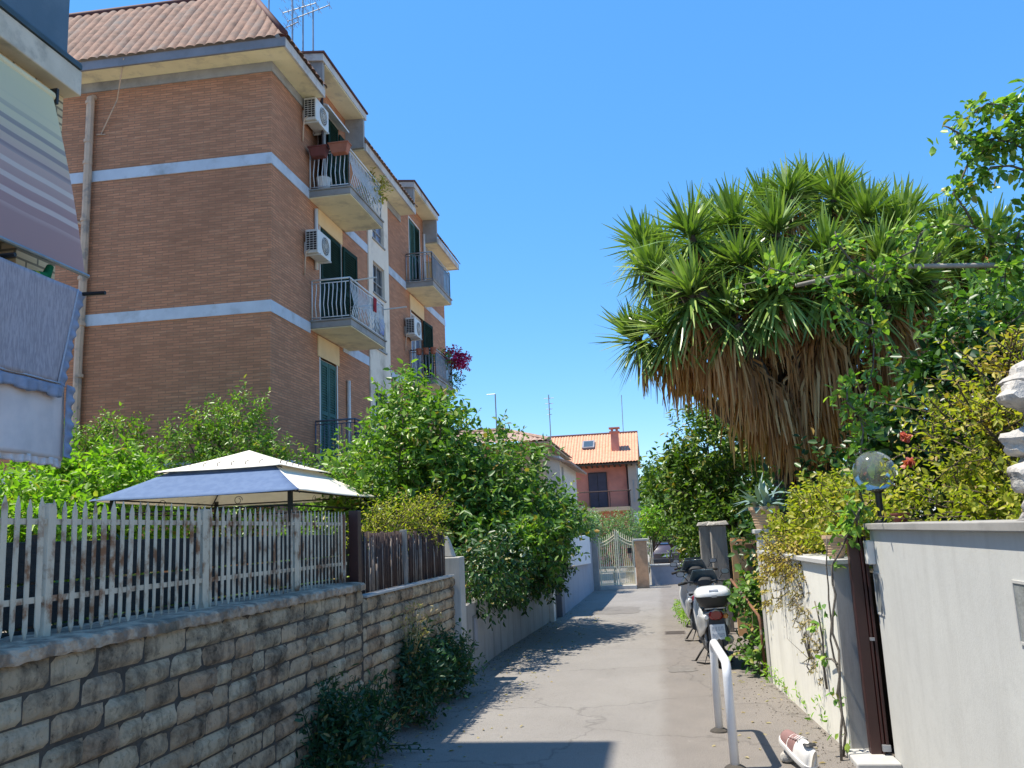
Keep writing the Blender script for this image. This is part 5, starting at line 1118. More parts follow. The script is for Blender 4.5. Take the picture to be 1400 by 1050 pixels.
plant('dry_creeper', 'pale dead creeper strands clinging to the face of the ivy wall', 'creeper', (1.13,7.5,.4), [(1.145,7.55,.85,.03,.16,.42),(1.13,7.95,1.05,.03,.25,.22),(1.16,7.25,.6,.03,.12,.30),(1.1,8.45,1.0,.03,.12,.25)], M['leaf_dry'], 68, 190, .12, 9, .024, .5, droop=.5, up=-.2, trunk=.006, nl=18, bark='bark_grey', twig=120, split=.2)
plant('golden_hedge', 'sunlit yellow-green hedge just above the coping of the white wall', 'hedge', (2.1,5.4,1.48), [(1.85,5.9,1.66,.28,.5,.20),(2.0,5.0,1.62,.35,.6,.18),(2.4,5.6,1.8,.5,.6,.3),(2.2,4.3,1.62,.4,.5,.2)], M['leaf_yellow'], 69, 620, .2, 11, .045, .5, trunk=.02, nl=14)
plant('autumn_shrub', 'tall yellowish shrub with dry orange leaves beside the rock column', 'shrub', (2.05,5.4,1.48), [(1.95,5.5,2.05,.34,.4,.26),(2.15,5.4,2.3,.28,.4,.25),(2.3,5.4,2.0,.3,.4,.3)], M['leaf_yellow'], 70, 330, .24, 11, .045, .42, trunk=.03, nl=16)
plant('orange_twigs', 'orange-brown dry foliage at the top of the yellowish shrub', 'dry plant', (2.2,5.3,1.5), [(2.2,5.3,2.45,.18,.25,.10),(2.05,5.4,2.15,.12,.2,.12)], M['leaf_ochre'], 71, 70, .2, 9, .05, .4, trunk=.01, nl=8)
# climbing rose on its wires: stem chain with leaves
g = np.random.default_rng(88)
def rose(name, label, paths, mat, seed, dens=46, leaf=.062, spread=.09, zmin=-1):
    g = np.random.default_rng(seed); base = paths[0][0]; t = thing(name, label, 'climbing rose', tuple(base)); mb = MB(); Ps = []; Ds = []
    for pth in paths:
        pth = [np.array(p, float) for p in pth]; r = .010
        fine = []
        for a, b2 in zip(pth, pth[1:]):
            n = max(2, int(np.linalg.norm(b2-a)/.12))
            for k in range(n): fine.append(a+(b2-a)*k/n+g.normal(size=3)*.018)
        fine.append(pth[-1]); mb.tube(fine, [r*(1-.6*k/len(fine)) for k in range(len(fine))], 5)
        for a, b2 in zip(fine, fine[1:]):
            m = g.poisson(dens*np.linalg.norm(b2-a)*(1 if a[2] > zmin else .04)); 
            if m == 0: continue
            q = a+(b2-a)*g.random((m,1)); d = rdir(g, m)*spread*(.3+g.random((m,1))); 
            for j in range(m):
                for _ in range(5): Ps.append(q[j]+d[j]+g.normal(size=3)*.022); Ds.append(d[j]/spread+g.normal(size=3)*.7+np.array([0,0,-.2]))
                if g.random() < .4: mb.tube([q[j], q[j]+d[j]], [.003,.002], 3, cap=False)
    Ps, Ds = np.array(Ps), np.array(Ds); n = len(Ps); Nn = np.array([0,0,1.])+g.normal(size=(n,3))*.5; l = leaf*(.6+.7*g.random(n))
    V, Fq = leaf_mesh(Ps, Ds, Nn, l, l*.6); mesh_obj('crown', V, Fq, mat, t); mb.build('trunk', M['bark_grey'], t, smooth=True, fix=False); return t
rose('climbing_rose', 'climbing rose trained up past the globe lamp in front of the yucca', [[(1.10,6.42,0),(1.17,6.5,.7),(1.20,6.5,1.3),(1.42,6.4,1.7),(1.45,6.4,2.1),(1.56,6.42,2.5),(1.62,6.4,2.95),(1.7,6.45,3.3),(2.0,6.5,3.55)],[(1.5,6.4,2.3),(1.38,6.4,2.45),(1.42,6.35,2.6)],[(1.6,6.4,2.9),(1.75,6.5,3.0)],[(1.62,6.4,2.95),(1.3,6.3,3.35),(.95,6.3,3.42),(.75,6.35,3.36)],[(1.7,6.45,3.3),(1.5,6.4,3.6),(1.45,6.4,3.72)],[(1.42,6.4,1.7),(1.35,6.3,1.55),(1.30,6.3,1.72)]], M['leaf_rose'], 81, 38, .066, .10, 1.4)
rose('rambling_rose', 'rambling rose arching over the pole with sprays against the sky', [[(3.1,6.6,1.55),(3.0,6.6,2.6),(2.9,6.6,3.4),(2.5,6.55,3.7),(2.15,6.5,3.72),(1.85,6.5,3.66)],[(2.5,6.55,3.7),(2.33,6.5,3.95),(2.45,6.5,4.15),(2.62,6.5,4.3),(2.9,6.5,4.6)],[(2.62,6.5,4.3),(2.43,6.5,4.42),(2.33,6.5,4.5)],[(2.62,6.5,4.3),(2.8,6.5,4.35),(2.95,6.5,4.45)],[(2.15,6.5,3.72),(1.9,6.45,3.45),(1.75,6.4,3.3)],[(2.9,6.6,3.4),(2.6,6.6,3.3),(2.5,6.6,3.1)],[(2.9,6.6,3.4),(2.95,6.6,3.6),(2.8,6.6,3.75)]], M['leaf_rose'], 82, 34, .066, .10)
tag(MB().tube([(1.15,6.5,3.36),(1.75,6.52,3.455),(2.7,6.55,3.385),(3.2,6.6,3.35)], [.016,.018,.02,.02], 7).build('pergola_pole', M['post_wood'], smooth=True), 'thin weathered wooden pole carrying the rambling rose', 'pole')
rose('sky_rose', 'leafy rose spray hanging against the open sky above the wooden pole', [[(3.25,6.6,1.55),(3.2,6.6,3.2),(3.05,6.6,4.0),(2.85,6.5,4.55),(2.65,6.5,4.62),(2.45,6.5,4.52)],[(3.0,6.55,4.2),(2.75,6.5,4.38),(2.5,6.5,4.34),(2.36,6.5,4.36)],[(2.9,6.55,4.1),(2.62,6.5,4.12),(2.42,6.5,3.98)],[(3.1,6.6,3.9),(2.85,6.5,3.75),(2.7,6.5,3.5),(2.6,6.5,3.25)],[(2.95,6.5,4.4),(3.05,6.5,4.75)],[(3.0,6.55,3.3),(2.8,6.5,3.15),(2.6,6.5,2.95)]], M['leaf_rose'], 84, 46, .075, .11, 2.6)
rose('bare_vine', 'thin bare rose cane with few leaves climbing the ivy wall corner', [[(1.17,6.55,0),(1.165,6.56,.4),(1.16,6.57,.9),(1.165,6.57,1.3),(1.19,6.55,1.5)],[(1.15,7.05,.35),(1.15,7.0,.7),(1.15,7.1,1.0)],[(1.165,6.57,.62),(1.15,6.9,.6)]], M['leaf_rose'], 83, 7, .055, .05)
for i, (x, y, z) in enumerate(((2.05,7.4,2.25),(1.98,7.2,2.02))):
    g2 = np.random.default_rng(200+i); V, Fq = leaf_mesh(np.array([x,y,z])+rdir(g2,30)*.02, rdir(g2,30)+np.array([0,-.3,.3]), rdir(g2,30), np.full(30,.05), np.full(30,.045))
    tag(mesh_obj('rose_bloom', V, Fq, M['petal_pink']), ('pink rose bloom high in front of the dark bush','pale pink rose bloom lower down by the yellowish shrub')[i], 'flower', 'rose blooms')
# weeds at the wall foot, bush by the scooters
plant('fig_sapling', 'bright broad-leaved sapling growing between the scooter and the pale square pillar', 'shrub', (.92,10.4,0), [(.98,10.4,.74,.12,.25,.12),(1.0,10.1,.22,.12,.3,.17),(1.05,10.9,.78,.14,.4,.16)], M['leaf_mid'], 72, 120, .2, 7, .085, .7, trunk=.012, nl=14)
g = np.random.default_rng(31); wb_ = [(1.08,8.9,.06,.06,.3,.06),(1.12,8.2,.05,.05,.25,.06),(1.14,7.35,.10,.06,.14,.12),(1.05,9.35,.06,.08,.2,.08),(.35,15.5,.06,.12,.8,.10),(.32,17,.05,.12,1.0,.12)]
V, Fq, _, _ = foliage(g, wb_, 190, .10, 6, .045, .35, .9); tag(mesh_obj('wall_weeds', V, Fq, M['leaf_bright']), 'small green weeds along the foot of the white ivy wall', 'weeds', kind='stuff')
# litter of leaves on asphalt
g = np.random.default_rng(32); n = 420; P = np.stack([np.where(g.random(n)<.6, -2.25+1.0*g.random(n)**1.6, 1.0-.7*g.random(n)**2), 5.5+14*g.random(n), np.zeros(n)],1); P[:,2] = [gz(y)+.006 for y in P[:,1]]
D = rdir(g,n); D[:,2] *= .15; V, Fq = leaf_mesh(P, D, np.array([0,0,1.])+g.normal(size=(n,3))*.25, .03+.03*g.random(n), .014+.012*g.random(n)); tag(mesh_obj('leaf_litter', V, Fq, M['leaf_dry']), 'scattered dry leaves on the asphalt', 'leaf litter', kind='stuff')
# distance
plant('gate_bush', 'silvery green bush behind the cream iron gate', 'bush', (-1.6,30.6,gz(30)), [(-1.65,30.4,1.2,.85,.7,.85),(-2.1,30.6,1.5,.5,.5,.6),(-1.1,30.6,1.55,.45,.5,.6)], M['leaf_grey'], 73, 520, .3, 9, .10, .3, up=.8, trunk=.04)
plant('corner_bush', 'flowering pale shrub on the end pier of the meter cabinet wall', 'shrub', (-2.3,27.5,.9), [(-2.2,27.0,1.75,.3,.8,.4)], M['leaf_grey'], 74, 160, .26, 8, .10, .4, trunk=.03)
plant('lime_bush', 'bright lime green bush behind the iron fence near the car', 'bush', (-.62,34.5,gz(34)), [(-.15,34.5,1.75,.5,.6,.45),(.3,34.8,1.9,.4,.6,.4)], M['leaf_bright'], 75, 300, .34, 9, .14, .45, trunk=.05)
plant('cream_bush', 'pale cream flowering bush above the dark car', 'bush', (.3,40,gz(40)), [(.2,40,2.6,.7,.7,.5),(.9,40,1.9,.9,.7,.5),(1.9,40,1.7,.9,.7,.6)], M['leaf_grey'], 76, 340, .4, 9, .17, .4, trunk=.05)
for i, (lb, x, y, z, r, m) in enumerate((('round light green tree right of the red house',.6,62,2.8,2.1,'leaf_mid'),('dark conifer-like tree touching the gable of the red house',.15,66,4.2,1.7,'leaf_dark'),('tall pale tree at the end of the lane behind the bay tree',3.2,60,3.2,2.6,'leaf_bright'),('dark spreading tree beyond the iron fence',6.5,58,3.0,3.2,'leaf_mid'),('green tree far behind the fence, farthest from the lane',12,62,3.4,3.6,'leaf_mid'),('leafy tree behind the tan house roof',-14,60,3.0,3.6,'leaf_mid'))):
    plant('distant_tree', lb, 'tree', (x,y,gz(60)), [(x,y,z,r*.9,r*.8,r),(x-r*.4,y,z-r*.4,r*.7,r*.6,r*.7),(x+r*.35,y,z+r*.45,r*.6,r*.6,r*.6)], M[m], 90+i, 420, .8, 9, .30, .5, trunk=.14, twig=60, group='trees at the end of the lane')
plant('end_hedge', 'clipped green hedge behind the parked car', 'hedge', (1.5,54,gz(54)), [(0,54,.8,1.6,.6,1.1),(3,54,.9,2.0,.6,1.2),(6.5,54,1.0,2.4,.6,1.3)], M['leaf_mid'], 98, 420, .5, 9, .2, .5, trunk=.06)

# ---------- pots, lamp, rocks
def ribpot(mb, c, r, h, n=22):
    pr = [(0,0),(r*.62,0),(r*.68,h*.1)]
    for k in range(1,6): z = h*(.1+.72*k/6); rr = r*(.68+.26*k/6); pr += [(rr*1.035,z-h*.03),(rr,z)]
    pr += [(r,h*.85),(r*1.06,h*.86),(r*1.06,h),(r*.92,h),(r*.9,h*.9),(0,h*.9)]; mb.lathe(c, pr, n)
t = thing('agave_pot', 'ribbed terracotta pot with a grey-blue agave on the pale square pillar', 'potted plant', (1.12,9.52,1.546))
mb = MB(); ribpot(mb, (1.12,9.52,1.546), .150, .235); mb.build('pot', M['terracotta_pale'], t, smooth='auto')
g = np.random.default_rng(41); Vs_, k = [], []
Va, Fa = blades(g, np.array([1.12,9.52,1.78]), (0,0,1), 34, .32, .062, 12, 88, 0, .5); mesh_obj('leaves', Va, Fa, M['leaf_agave'], t)
for lb, x, y, r, h in (('ribbed pale terracotta pot on the ivy wall coping next to the brown gate post',1.28,6.75,.085,.165),('small dark flower pot on the white wall coping beside the lamp',1.575,6.05,.06,.06)):
    mb = MB(); ribpot(mb, (x,y,1.335 if y > 6.5 else 1.578), r, h); tag(mb.build('plant_pot', M['terracotta_pale'] if y > 6.5 else M['terracotta_dark'], smooth='auto'), lb, 'pot')
t = thing('globe_lamp', 'garden lamp with a milky glass globe on a short black pole', 'lamp', (1.51,6.28,1.578))
mb = MB(); mb.lathe((1.51,6.28,1.578), [(0,0),(.05,0),(.05,.012),(.022,.03),(.022,.20),(.04,.215),(.05,.24),(0,.24)], 14); mb.build('pole', M['dark_metal'], t, smooth='auto')
mb = MB(); mb.lathe((1.50,6.28,1.80), [(.001 if k in (0,14) else .142*math.sin(math.pi*k/14), .13-.142*math.cos(math.pi*k/14)) for k in range(15)], 24); mb.build('globe', M['globe_glass'], t, smooth=True)
g = np.random.default_rng(42)
rk = [(1.62,3.92,1.585,.13,.11,.10),(1.70,3.98,1.66,.12,.12,.12),(1.58,3.95,1.76,.085,.1,.07),(1.66,3.97,1.84,.11,.1,.07),(1.60,4.0,1.91,.10,.1,.06),(1.70,4.0,1.99,.09,.1,.09),(1.60,4.0,2.11,.10,.1,.07),(1.66,4.02,2.18,.12,.1,.07)]
t = thing('rock_column', 'column of stacked porous grey rocks on the white wall coping', 'rock column', (1.63,3.96,1.578))
for x, y, z, a, b2, c in rk:
    bm = bmesh.new(); bmesh.ops.create_icosphere(bm, subdivisions=3, radius=1); ph = g.random(6)*6
    for v in bm.verts:
        p = v.co; n = 1+.16*math.sin(3*p.x+ph[0])*math.sin(3*p.y+ph[1])+.12*math.sin(6*p.z+ph[2]+2*p.x)+.09*math.sin(9*p.y+ph[3])*math.cos(8*p.x+ph[4])+g.normal()*.025
        v.co = Vector((x+p.x*a*n, y+p.y*b2*n, max(z+p.z*c*n, 1.579)))
    V = np.array([tuple(v.co) for v in bm.verts]); F_ = [tuple(v.index for v in f.verts) for f in bm.faces]; bm.free()
    mesh_obj('rock', V, F_, M['rock'], t, smooth='auto')
# ---------- scooters (local: rear wheel towards -y)
def ell(cx, y, cz, wx, wz, n=18, p=2.6, tilt=0):
    r_ = []
    for k in range(n):
        a = 2*math.pi*k/n; c, s = math.cos(a), math.sin(a)
        dz = wz*math.copysign(abs(s)**(2/p), s); r_.append((cx+wx*math.copysign(abs(c)**(2/p), c), y+tilt*dz, cz+dz))
    return r_
def scooter(label, loc, rotz, body, shield, box=None, screen=True, lean=0, shw=.155):
    t = thing('scooter', label, 'scooter', loc, 'scooters parked along the wall', rotz); t.rotation_euler = (0, lean, rotz)
    B = dict(parent=t, local=True)
    for nm, y in (('rear_wheel',-.56),('front_wheel',.66)):
        mb = MB(); mb.lathe((-.0,y,.255), [(.17,-.045),(.225,-.055),(.25,-.035),(.257,0),(.25,.035),(.225,.055),(.17,.045)], 28, 'x'); w = mb.build(nm, M['rubber'], smooth='auto', **B)
        mb = MB(); mb.lathe((0,y,.255), [(0,-.05),(.045,-.05),(.05,-.03),(.15,-.03),(.172,-.045),(.172,.045),(.15,.03),(.05,.03),(.045,.05),(0,.05)], 20, 'x'); mb.build('rim', M['alloy'], parent=w, local=True, smooth='auto')
    # tail and side panels
    mb = MB(); mb.ring_loft([ell(0,-.74,.60,.07,.035),ell(0,-.70,.59,.115,.07),ell(0,-.58,.585,.150,.10),ell(0,-.36,.58,.170,.16),ell(0,-.10,.55,.170,.19),ell(0,.06,.52,.15,.19),ell(0,.12,.50,.12,.16)]); mb.build('body', M[body], smooth='auto', **B)
    for s in (-1,1):
        mb = MB(); mb.ring_loft([ell(s*.125,-.72,.55,.014,.05),ell(s*.155,-.60,.51,.022,.10),ell(s*.172,-.30,.47,.025,.13),ell(s*.165,.02,.44,.022,.14),ell(s*.15,.10,.42,.012,.10)]); mb.build('side_panel', M['paint_silver'], smooth='auto', **B)
    mb = MB(); mb.ring_loft([ell(0,-.66,.69,.10,.02),ell(0,-.50,.70,.145,.035),ell(0,-.22,.72,.155,.05),ell(0,.0,.735,.13,.05),ell(0,.12,.70,.10,.03)]); mb.build('seat', M['black_plastic'], smooth='auto', **B)
    # floor, leg shield, front
    mb = MB(); mb.box(-.16,.16,.05,.50,.235,.285); mb.ring_loft([ell(0,.46,.30,.17,.05),ell(0,.55,.45,.185,.03),ell(0,.56,.62,.19,.03)], cap=True); mb.build('floorboard', M['black_plastic'], bevel=.01, **B)
    mb = MB()
    def sh(u, v): 
        a = (u-.5)*2; w = shw*(.75+.35*math.sin(math.pi*min(1,v*1.1)))*(1 if v < .85 else 1-.35*(v-.85)/.15); return (a*w, .57+.05*v-.10*a*a-.12*max(0,v-.5), .26+.66*v)
    mb.grid(sh, 14, 14); o = mb.build('leg_shield', M[shield], smooth=True, fix=False, **B); md = o.modifiers.new('thick', 'SOLIDIFY'); md.thickness = .03; md.offset = 0
    mb = MB(); mb.ring_loft([ell(0,.62,.50,.10,.16),ell(0,.74,.52,.085,.14),ell(0,.80,.54,.03,.06)]); mb.build('front_cowl', M[shield], smooth='auto', **B)
    mb = MB(); mb.ring_loft([ell(0,.40,.50,.055,.03),ell(0,.50,.53,.07,.03),ell(0,.86,.505,.06,.02),ell(0,.90,.46,.03,.02)]); mb.build('front_fender', M[body], smooth='auto', **B)
    mb = MB()
    for s in (-1,1): mb.tube([(s*.06,.63,.56),(s*.065,.66,.25)], .022, 8)
    mb.build('fork', M['alloy'], smooth=True, **B)
    mb = MB(); mb.tube([(0,.52,.80),(0,.50,.92)], .03, 8); mb.tube([(-.33,.40,.95),(-.2,.45,.97),(0,.48,.95),(.2,.45,.97),(.33,.40,.95)], .013, 8); mb.ring_loft([ell(0,.42,.95,.09,.04),ell(0,.50,.96,.13,.06),ell(0,.58,.93,.10,.06),ell(0,.62,.90,.06,.03)]); h = mb.build('handlebar', M['black_plastic'], smooth='auto', **B)
    for s in (-1,1):
        mb = MB(); mb.tube([(s*.23,.445,.965),(s*.345,.395,.95)], .019, 8); mb.build('grip', M['rubber'], parent=h, local=True, smooth=True)
        mb = MB(); mb.tube([(s*.20,.46,.97),(s*.25,.47,1.04),(s*.28,.46,1.07)], .007, 6); mb.ring_loft([ell(s*.30,.445,1.08,.03,.02),ell(s*.30,.455,1.08,.058,.036),ell(s*.30,.485,1.08,.045,.028)]); m_ = mb.build('mirror', M['black_plastic'], smooth='auto', **B)
        mb = MB(); mb.ring_loft([ell(s*.30,.4425,1.08,.048,.028),ell(s*.30,.444,1.08,.048,.028)]); mb.build('mirror_glass', M['galv'], parent=m_, local=True)
    mb = MB(); mb.ring_loft([ell(0,.63,.83,.075,.05),ell(0,.66,.82,.06,.04)]); mb.build('headlight', M['globe_glass'], smooth='auto', **B)
    if screen:
        mb = MB(); mb.grid(lambda u, v: ((u-.5)*2*(.19-.06*v*v), .60-.09*v-.10*(2*u-1)**2, .92+.20*v), 10, 8); o = mb.build('windscreen', M['screen_smoke'], smooth=True, fix=False, **B); o.modifiers.new('thick', 'SOLIDIFY').thickness = .005
    # engine, exhaust, shock, stand
    mb = MB(); mb.ring_loft([ell(-.10,-.62,.26,.04,.06),ell(-.11,-.40,.27,.055,.085),ell(-.09,-.05,.30,.07,.10),ell(-.06,.05,.30,.05,.06)]); mb.box(-.10,.10,-.30,.02,.24,.42); mb.build('engine', M['black_plastic'], smooth='auto', **B)
    mb = MB(); mb.tube([(.13,-.72,.33),(.13,-.70,.335),(.13,-.28,.27),(.11,-.20,.25),(.06,-.05,.24)], [.045,.055,.052,.03,.02], 14); mb.build('exhaust', M['paint_silver'], smooth='auto', **B)
    mb = MB(); mb.tube([(-.13,-.56,.26),(-.12,-.50,.56)], .024, 8)
    for k in range(9): mb.tube([(-.13+.031*math.cos(a)+.001*k,-.54,.32+.022*k) for a in [q*.7 for q in range(10)]], .006, 4)
    mb.build('shock_absorber', M['alloy'], **B)
    mb = MB(); mb.tube([(-.10,.0,.22),(-.26,-.03,.015)], .013, 6); mb.tube([(-.26,-.03,.015),(-.31,.0,.008)], .014, 6)
    mb.tube([(-.08,-.22,.20),(-.17,-.34,.02),(.17,-.34,.02),(.08,-.22,.20)], .012, 6); mb.tube([(-.17,-.34,.02),(-.27,-.40,.05)], .012, 6); mb.build('stand', M['dark_metal'], smooth=True, **B)
    # rear: lamp, fender, plate
    mb = MB(); mb.ring_loft([ell(0,-.785,.635,.065,.045),ell(0,-.77,.638,.085,.058),ell(0,-.72,.64,.09,.06)]); tl = mb.build('tail_light', M['red_lens'], smooth='auto', **B)
    for s in (-1,1):
        mb = MB(); mb.ring_loft([ell(s*.115,-.765,.615,.022,.022),ell(s*.115,-.75,.617,.032,.030),ell(s*.12,-.71,.62,.03,.03)]); mb.build('indicator', M['orange_lens'] if s > 0 else M['paint_white'], smooth='auto', **B)
    def fen(z): return -.765-.10*(.6-z)
    mb = MB(); mb.ring_loft([[(-w,fen(z)+.012,z),(w,fen(z)+.012,z),(w*.9,fen(z)+.06,z),(-w*.9,fen(z)+.06,z)] for z, w in ((.60,.09),(.55,.10),(.45,.115),(.36,.12),(.30,.105),(.27,.07))]); mb.build('rear_fender', M['black_plastic'], smooth='auto', **B)
    A = Vector((0,fen(.44),.44)); nz = Vector((0,.10,1)).normalized(); ny = Vector((0,1,-.10)).normalized()
    mb = MB(); mb.obox(A+ny*.001, (.089,0,0), ny*.004, nz*.089); p_ = mb.build('number_plate', M['plate_white'], bevel=.003, **B)
    mb = MB()
    for row, (zz, cs) in enumerate(((.038,(-.055,-.02,.02,.055)),(-.038,(-.06,-.03,.0,.03,.06)))):
        for c in cs:
            for dx in (-.008,.008): mb.obox(A-ny*.0045+nz*zz+Vector((c+dx,0,0)), (.0022,0,0), ny*.0008, nz*.021)
            mb.obox(A-ny*.0045+nz*(zz+.019*(1 if (int(c*100)+row)%2 else -1))+Vector((c,0,0)), (.0058,0,0), ny*.0008, nz*.0022)
    mb.build('plate_marks', M['plate_mark'], parent=p_, local=True)
    mb = MB(); mb.tube([(-.12,-.74,.655),(-.14,-.60,.69),(-.10,-.40,.72)], .012, 6); mb.tube([(.12,-.74,.655),(.14,-.60,.69),(.10,-.40,.72)], .012, 6); mb.tube([(-.12,-.74,.655),(0,-.78,.70),(.12,-.74,.655)], .013, 8); mb.box(-.12,.12,-.72,-.5,.705,.72); mb.build('rack', M['alloy'], smooth='auto', **B)
    if box:
        def bx(z, w, d0, d1, n=28, p=3.2):
            r_ = []; cy_ = (d0+d1)/2; hd = (d1-d0)/2
            for k in range(n):
                a = 2*math.pi*k/n; c, s = math.cos(a), math.sin(a); r_.append((w*math.copysign(abs(c)**(2/p), c), cy_+hd*math.copysign(abs(s)**(2/p), s), z))
            return r_
        mb = MB(); mb.ring_loft([bx(.722,.12,-.74,-.48),bx(.735,.15,-.76,-.46),bx(.79,.19,-.80,-.43),bx(.852,.215,-.83,-.41),bx(.862,.217,-.832,-.408)]); tb = mb.build('top_box', M['black_plastic'], smooth='auto', **B)
        mb = MB(); mb.ring_loft([bx(.862,.220,-.836,-.406),bx(.880,.223,-.838,-.404),bx(.92,.212,-.825,-.415),bx(.955,.178,-.785,-.44),bx(.972,.13,-.73,-.49),bx(.977,.07,-.68,-.55)]); mb.build('lid', M[box], parent=tb, local=True, smooth='auto')
        mb = MB(); mb.obox((0,-.818,.935), (.055,0,0), (0,.003,-.0005), (0,.006,.010)); mb.obox((0,-.840,.865), (.03,0,0), (0,.006,0), (0,0,.014)); mb.build('latch', M['galv'], parent=tb, local=True, bevel=.002)
    return t
t0 = scooter('white and silver scooter with a white-lidded top box, nearest the hoop barrier', (.575,11.02,0), math.radians(2), 'paint_white', 'paint_white', 'paint_white', True, math.radians(-2.5)); t0.scale = (.94,.94,.94)
scooter('dark grey scooter with a white leg shield, second along the wall', (.55,13.3,gz(13.3)), math.radians(-2), 'paint_grey', 'paint_white', None, True, math.radians(-4), .25)
scooter('dark scooter with a smoked windscreen, farthest along the wall', (.62,15.4,gz(15.3)), math.radians(-3), 'paint_grey', 'paint_grey', None, True, math.radians(-4))

# ---------- parked car behind the low wall (local: rear at -y)
cb = gz(50); car = thing('parked_car', 'dark maroon parked car seen from behind the low grey wall', 'car', (.36,51.5,cb)); B = dict(parent=car, local=True)
def sec(y, w, zb, zs, zr, wr, n=0):   # body section: sill, shoulder, roof
    pts = [(-w*.92,zb),(-w,zb+.12),(-w*1.0,zs-.15),(-w*.97,zs),(-wr,zr-.06),(-wr*.85,zr),(wr*.85,zr),(wr,zr-.06),(w*.97,zs),(w*1.0,zs-.15),(w,zb+.12),(w*.92,zb)]
    return [(x,y,z) for x, z in pts]
mb = MB(); mb.ring_loft([sec(-2.12,.74,.38,.80,.92,.70),sec(-2.02,.84,.30,.92,1.06,.74),sec(-1.85,.88,.26,.98,1.30,.68),sec(-1.45,.90,.24,1.0,1.47,.63),sec(-.3,.91,.22,1.0,1.53,.64),sec(.5,.91,.22,.99,1.45,.60),sec(1.15,.90,.22,.97,1.02,.72),sec(1.9,.86,.26,.86,.90,.66),sec(2.1,.74,.34,.70,.74,.60)]); mb.build('body', M['paint_car'], smooth='auto', bevel=.02, **B)
mb = MB(); mb.hexa([(-.62,-2.00,1.06),(.62,-2.00,1.06),(.62,-1.9,1.06),(-.62,-1.9,1.06),(-.54,-1.68,1.40),(.54,-1.68,1.40),(.54,-1.6,1.40),(-.54,-1.6,1.40)]); mb.build('rear_window', M['windshield'], **B)
for s in (-1,1):
    mb = MB(); mb.hexa([(s*.50,-2.13,.80),(s*.86,-2.02,.80),(s*.86,-1.9,.80),(s*.5,-2.0,.80),(s*.54,-2.08,.97),(s*.85,-1.98,.97),(s*.85,-1.86,.97),(s*.54,-1.98,.97)]); mb.build('tail_light', M['red_lens'], bevel=.01, **B)
    for y in (-1.3,1.35):
        mb = MB(); mb.lathe((s*.80,y,.33), [(.20,-.10),(.31,-.11),(.33,-.08),(.33,.08),(.31,.11),(.20,.10)], 22, 'x'); w = mb.build('wheel', M['rubber'], smooth='auto', **B)
        mb = MB(); mb.lathe((s*.80,y,.33), [(0,-.09),(.2,-.10),(.2,.10),(0,.09)], 16, 'x'); mb.build('rim', M['alloy'], parent=w, local=True)
    mb = MB(); mb.ring_loft([ell(s*1.0,.55,1.02,.06,.05),ell(s*1.0,.62,1.02,.11,.08),ell(s*1.0,.72,1.02,.08,.06)]); mb.build('mirror', M['paint_car'], smooth='auto', **B)
mb = MB(); mb.box(-.78,.78,-2.20,-2.06,.40,.62); mb.build('bumper', M['black_plastic'], bevel=.03, **B)
mb = MB(); mb.box(-.62,.62,-2.165,-2.12,.885,.93); mb.build('chrome_strip', M['alloy'], bevel=.005, **B)
mb = MB(); mb.box(-.26,.26,-2.15,-2.10,.71,.82); mb.build('number_plate', M['plate_white'], **B)
mb = MB(); mb.box(-.7,.7,-1.75,-1.55,1.47,1.50); mb.build('spoiler', M['paint_car'], bevel=.01, **B)
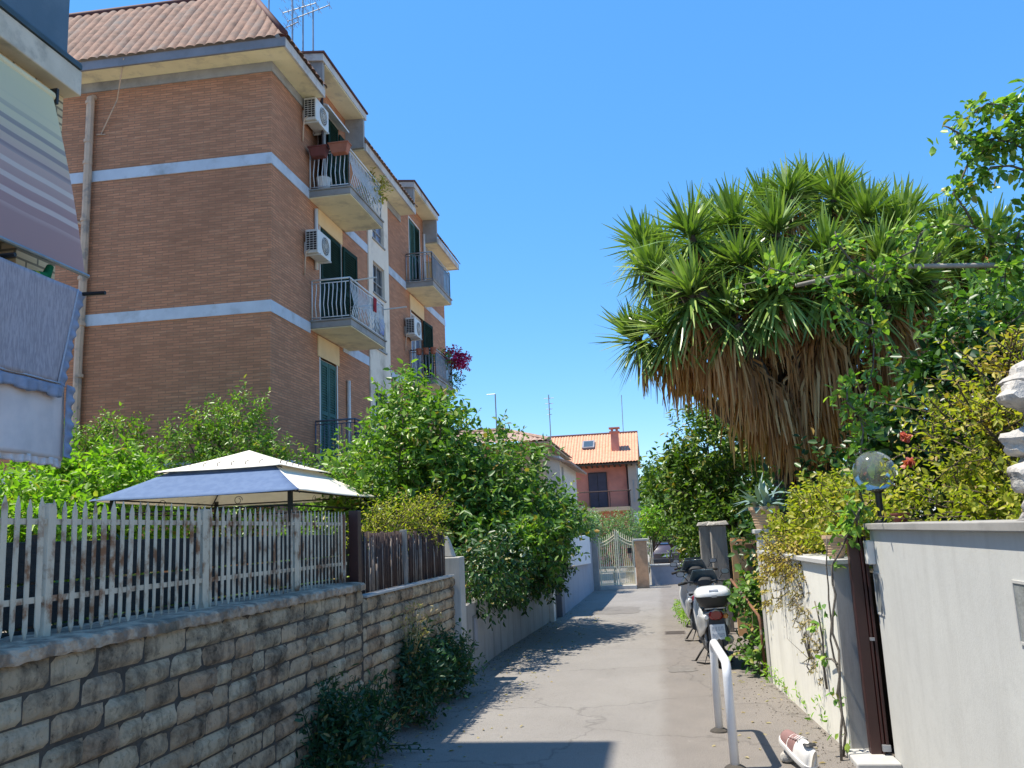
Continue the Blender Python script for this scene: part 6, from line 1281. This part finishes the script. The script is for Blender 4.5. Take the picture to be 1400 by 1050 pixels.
# ---------- light, sky, camera
EL, AZ = math.radians(67.3), math.radians(-90-6.8)   # sun stands over the west side of the lane, azimuth from +Y towards +X
sd = Vector((math.sin(AZ)*math.cos(EL), math.cos(AZ)*math.cos(EL), math.sin(EL)))
li = bpy.data.lights.new('sun', 'SUN'); li.energy = 4.0; li.angle = math.radians(.5); li.color = (1.0, .93, .81)
so = bpy.data.objects.new('sun', li); COL.objects.link(so); so.rotation_euler = (-sd).to_track_quat('-Z', 'Y').to_euler(); so.location = (-20,10,40)
w = bpy.data.worlds.new('World'); SC.world = w; w.use_nodes = True; nt = w.node_tree; nt.nodes.clear()
sk = nt.nodes.new('ShaderNodeTexSky'); sk.sky_type = 'NISHITA'; sk.sun_disc = False; sk.sun_elevation = EL; sk.sun_rotation = AZ; sk.air_density = 1.0; sk.dust_density = .15; sk.ozone_density = 3.0; sk.altitude = 20
bg = nt.nodes.new('ShaderNodeBackground'); bg.inputs[1].default_value = .14; o_ = nt.nodes.new('ShaderNodeOutputWorld'); hs = nt.nodes.new('ShaderNodeHueSaturation'); hs.inputs['Saturation'].default_value = 1.3; nt.links.new(sk.outputs[0], hs.inputs['Color']); mxs = nt.nodes.new('ShaderNodeMix'); mxs.data_type = 'RGBA'; mxs.inputs[0].default_value = .5; mxs.inputs[7].default_value = (.55,1.68,3.7,1); nt.links.new(hs.outputs[0], mxs.inputs[6]); nt.links.new(mxs.outputs[2], bg.inputs[0]); nt.links.new(bg.outputs[0], o_.inputs[0])
cd = bpy.data.cameras.new('camera'); co = bpy.data.objects.new('camera', cd); COL.objects.link(co); SC.camera = co
cd.sensor_width = 36; cd.lens = 36*1170/1400; cd.clip_start = .1; cd.clip_end = 2000
f = Vector((-0.15638596, 0.97266402, 0.17166285)); R_ = Vector((0.98506751, 0.16626735, -0.04468961)); U_ = Vector((0.0720099, -0.16211067, 0.98414161))
co.matrix_world = Matrix(((R_.x,U_.x,-f.x,0),(R_.y,U_.y,-f.y,0),(R_.z,U_.z,-f.z,1.62),(0,0,0,1)))
vs = SC.view_settings; SC.display_settings.display_device = 'sRGB'; vs.view_transform = 'Standard'; vs.look = 'None'; vs.exposure = 1.0; vs.gamma = 1
SC.cycles.max_bounces = 8; SC.cycles.diffuse_bounces = 5; SC.cycles.transparent_max_bounces = 8
try: SC.cycles.use_denoising = True
except Exception: pass
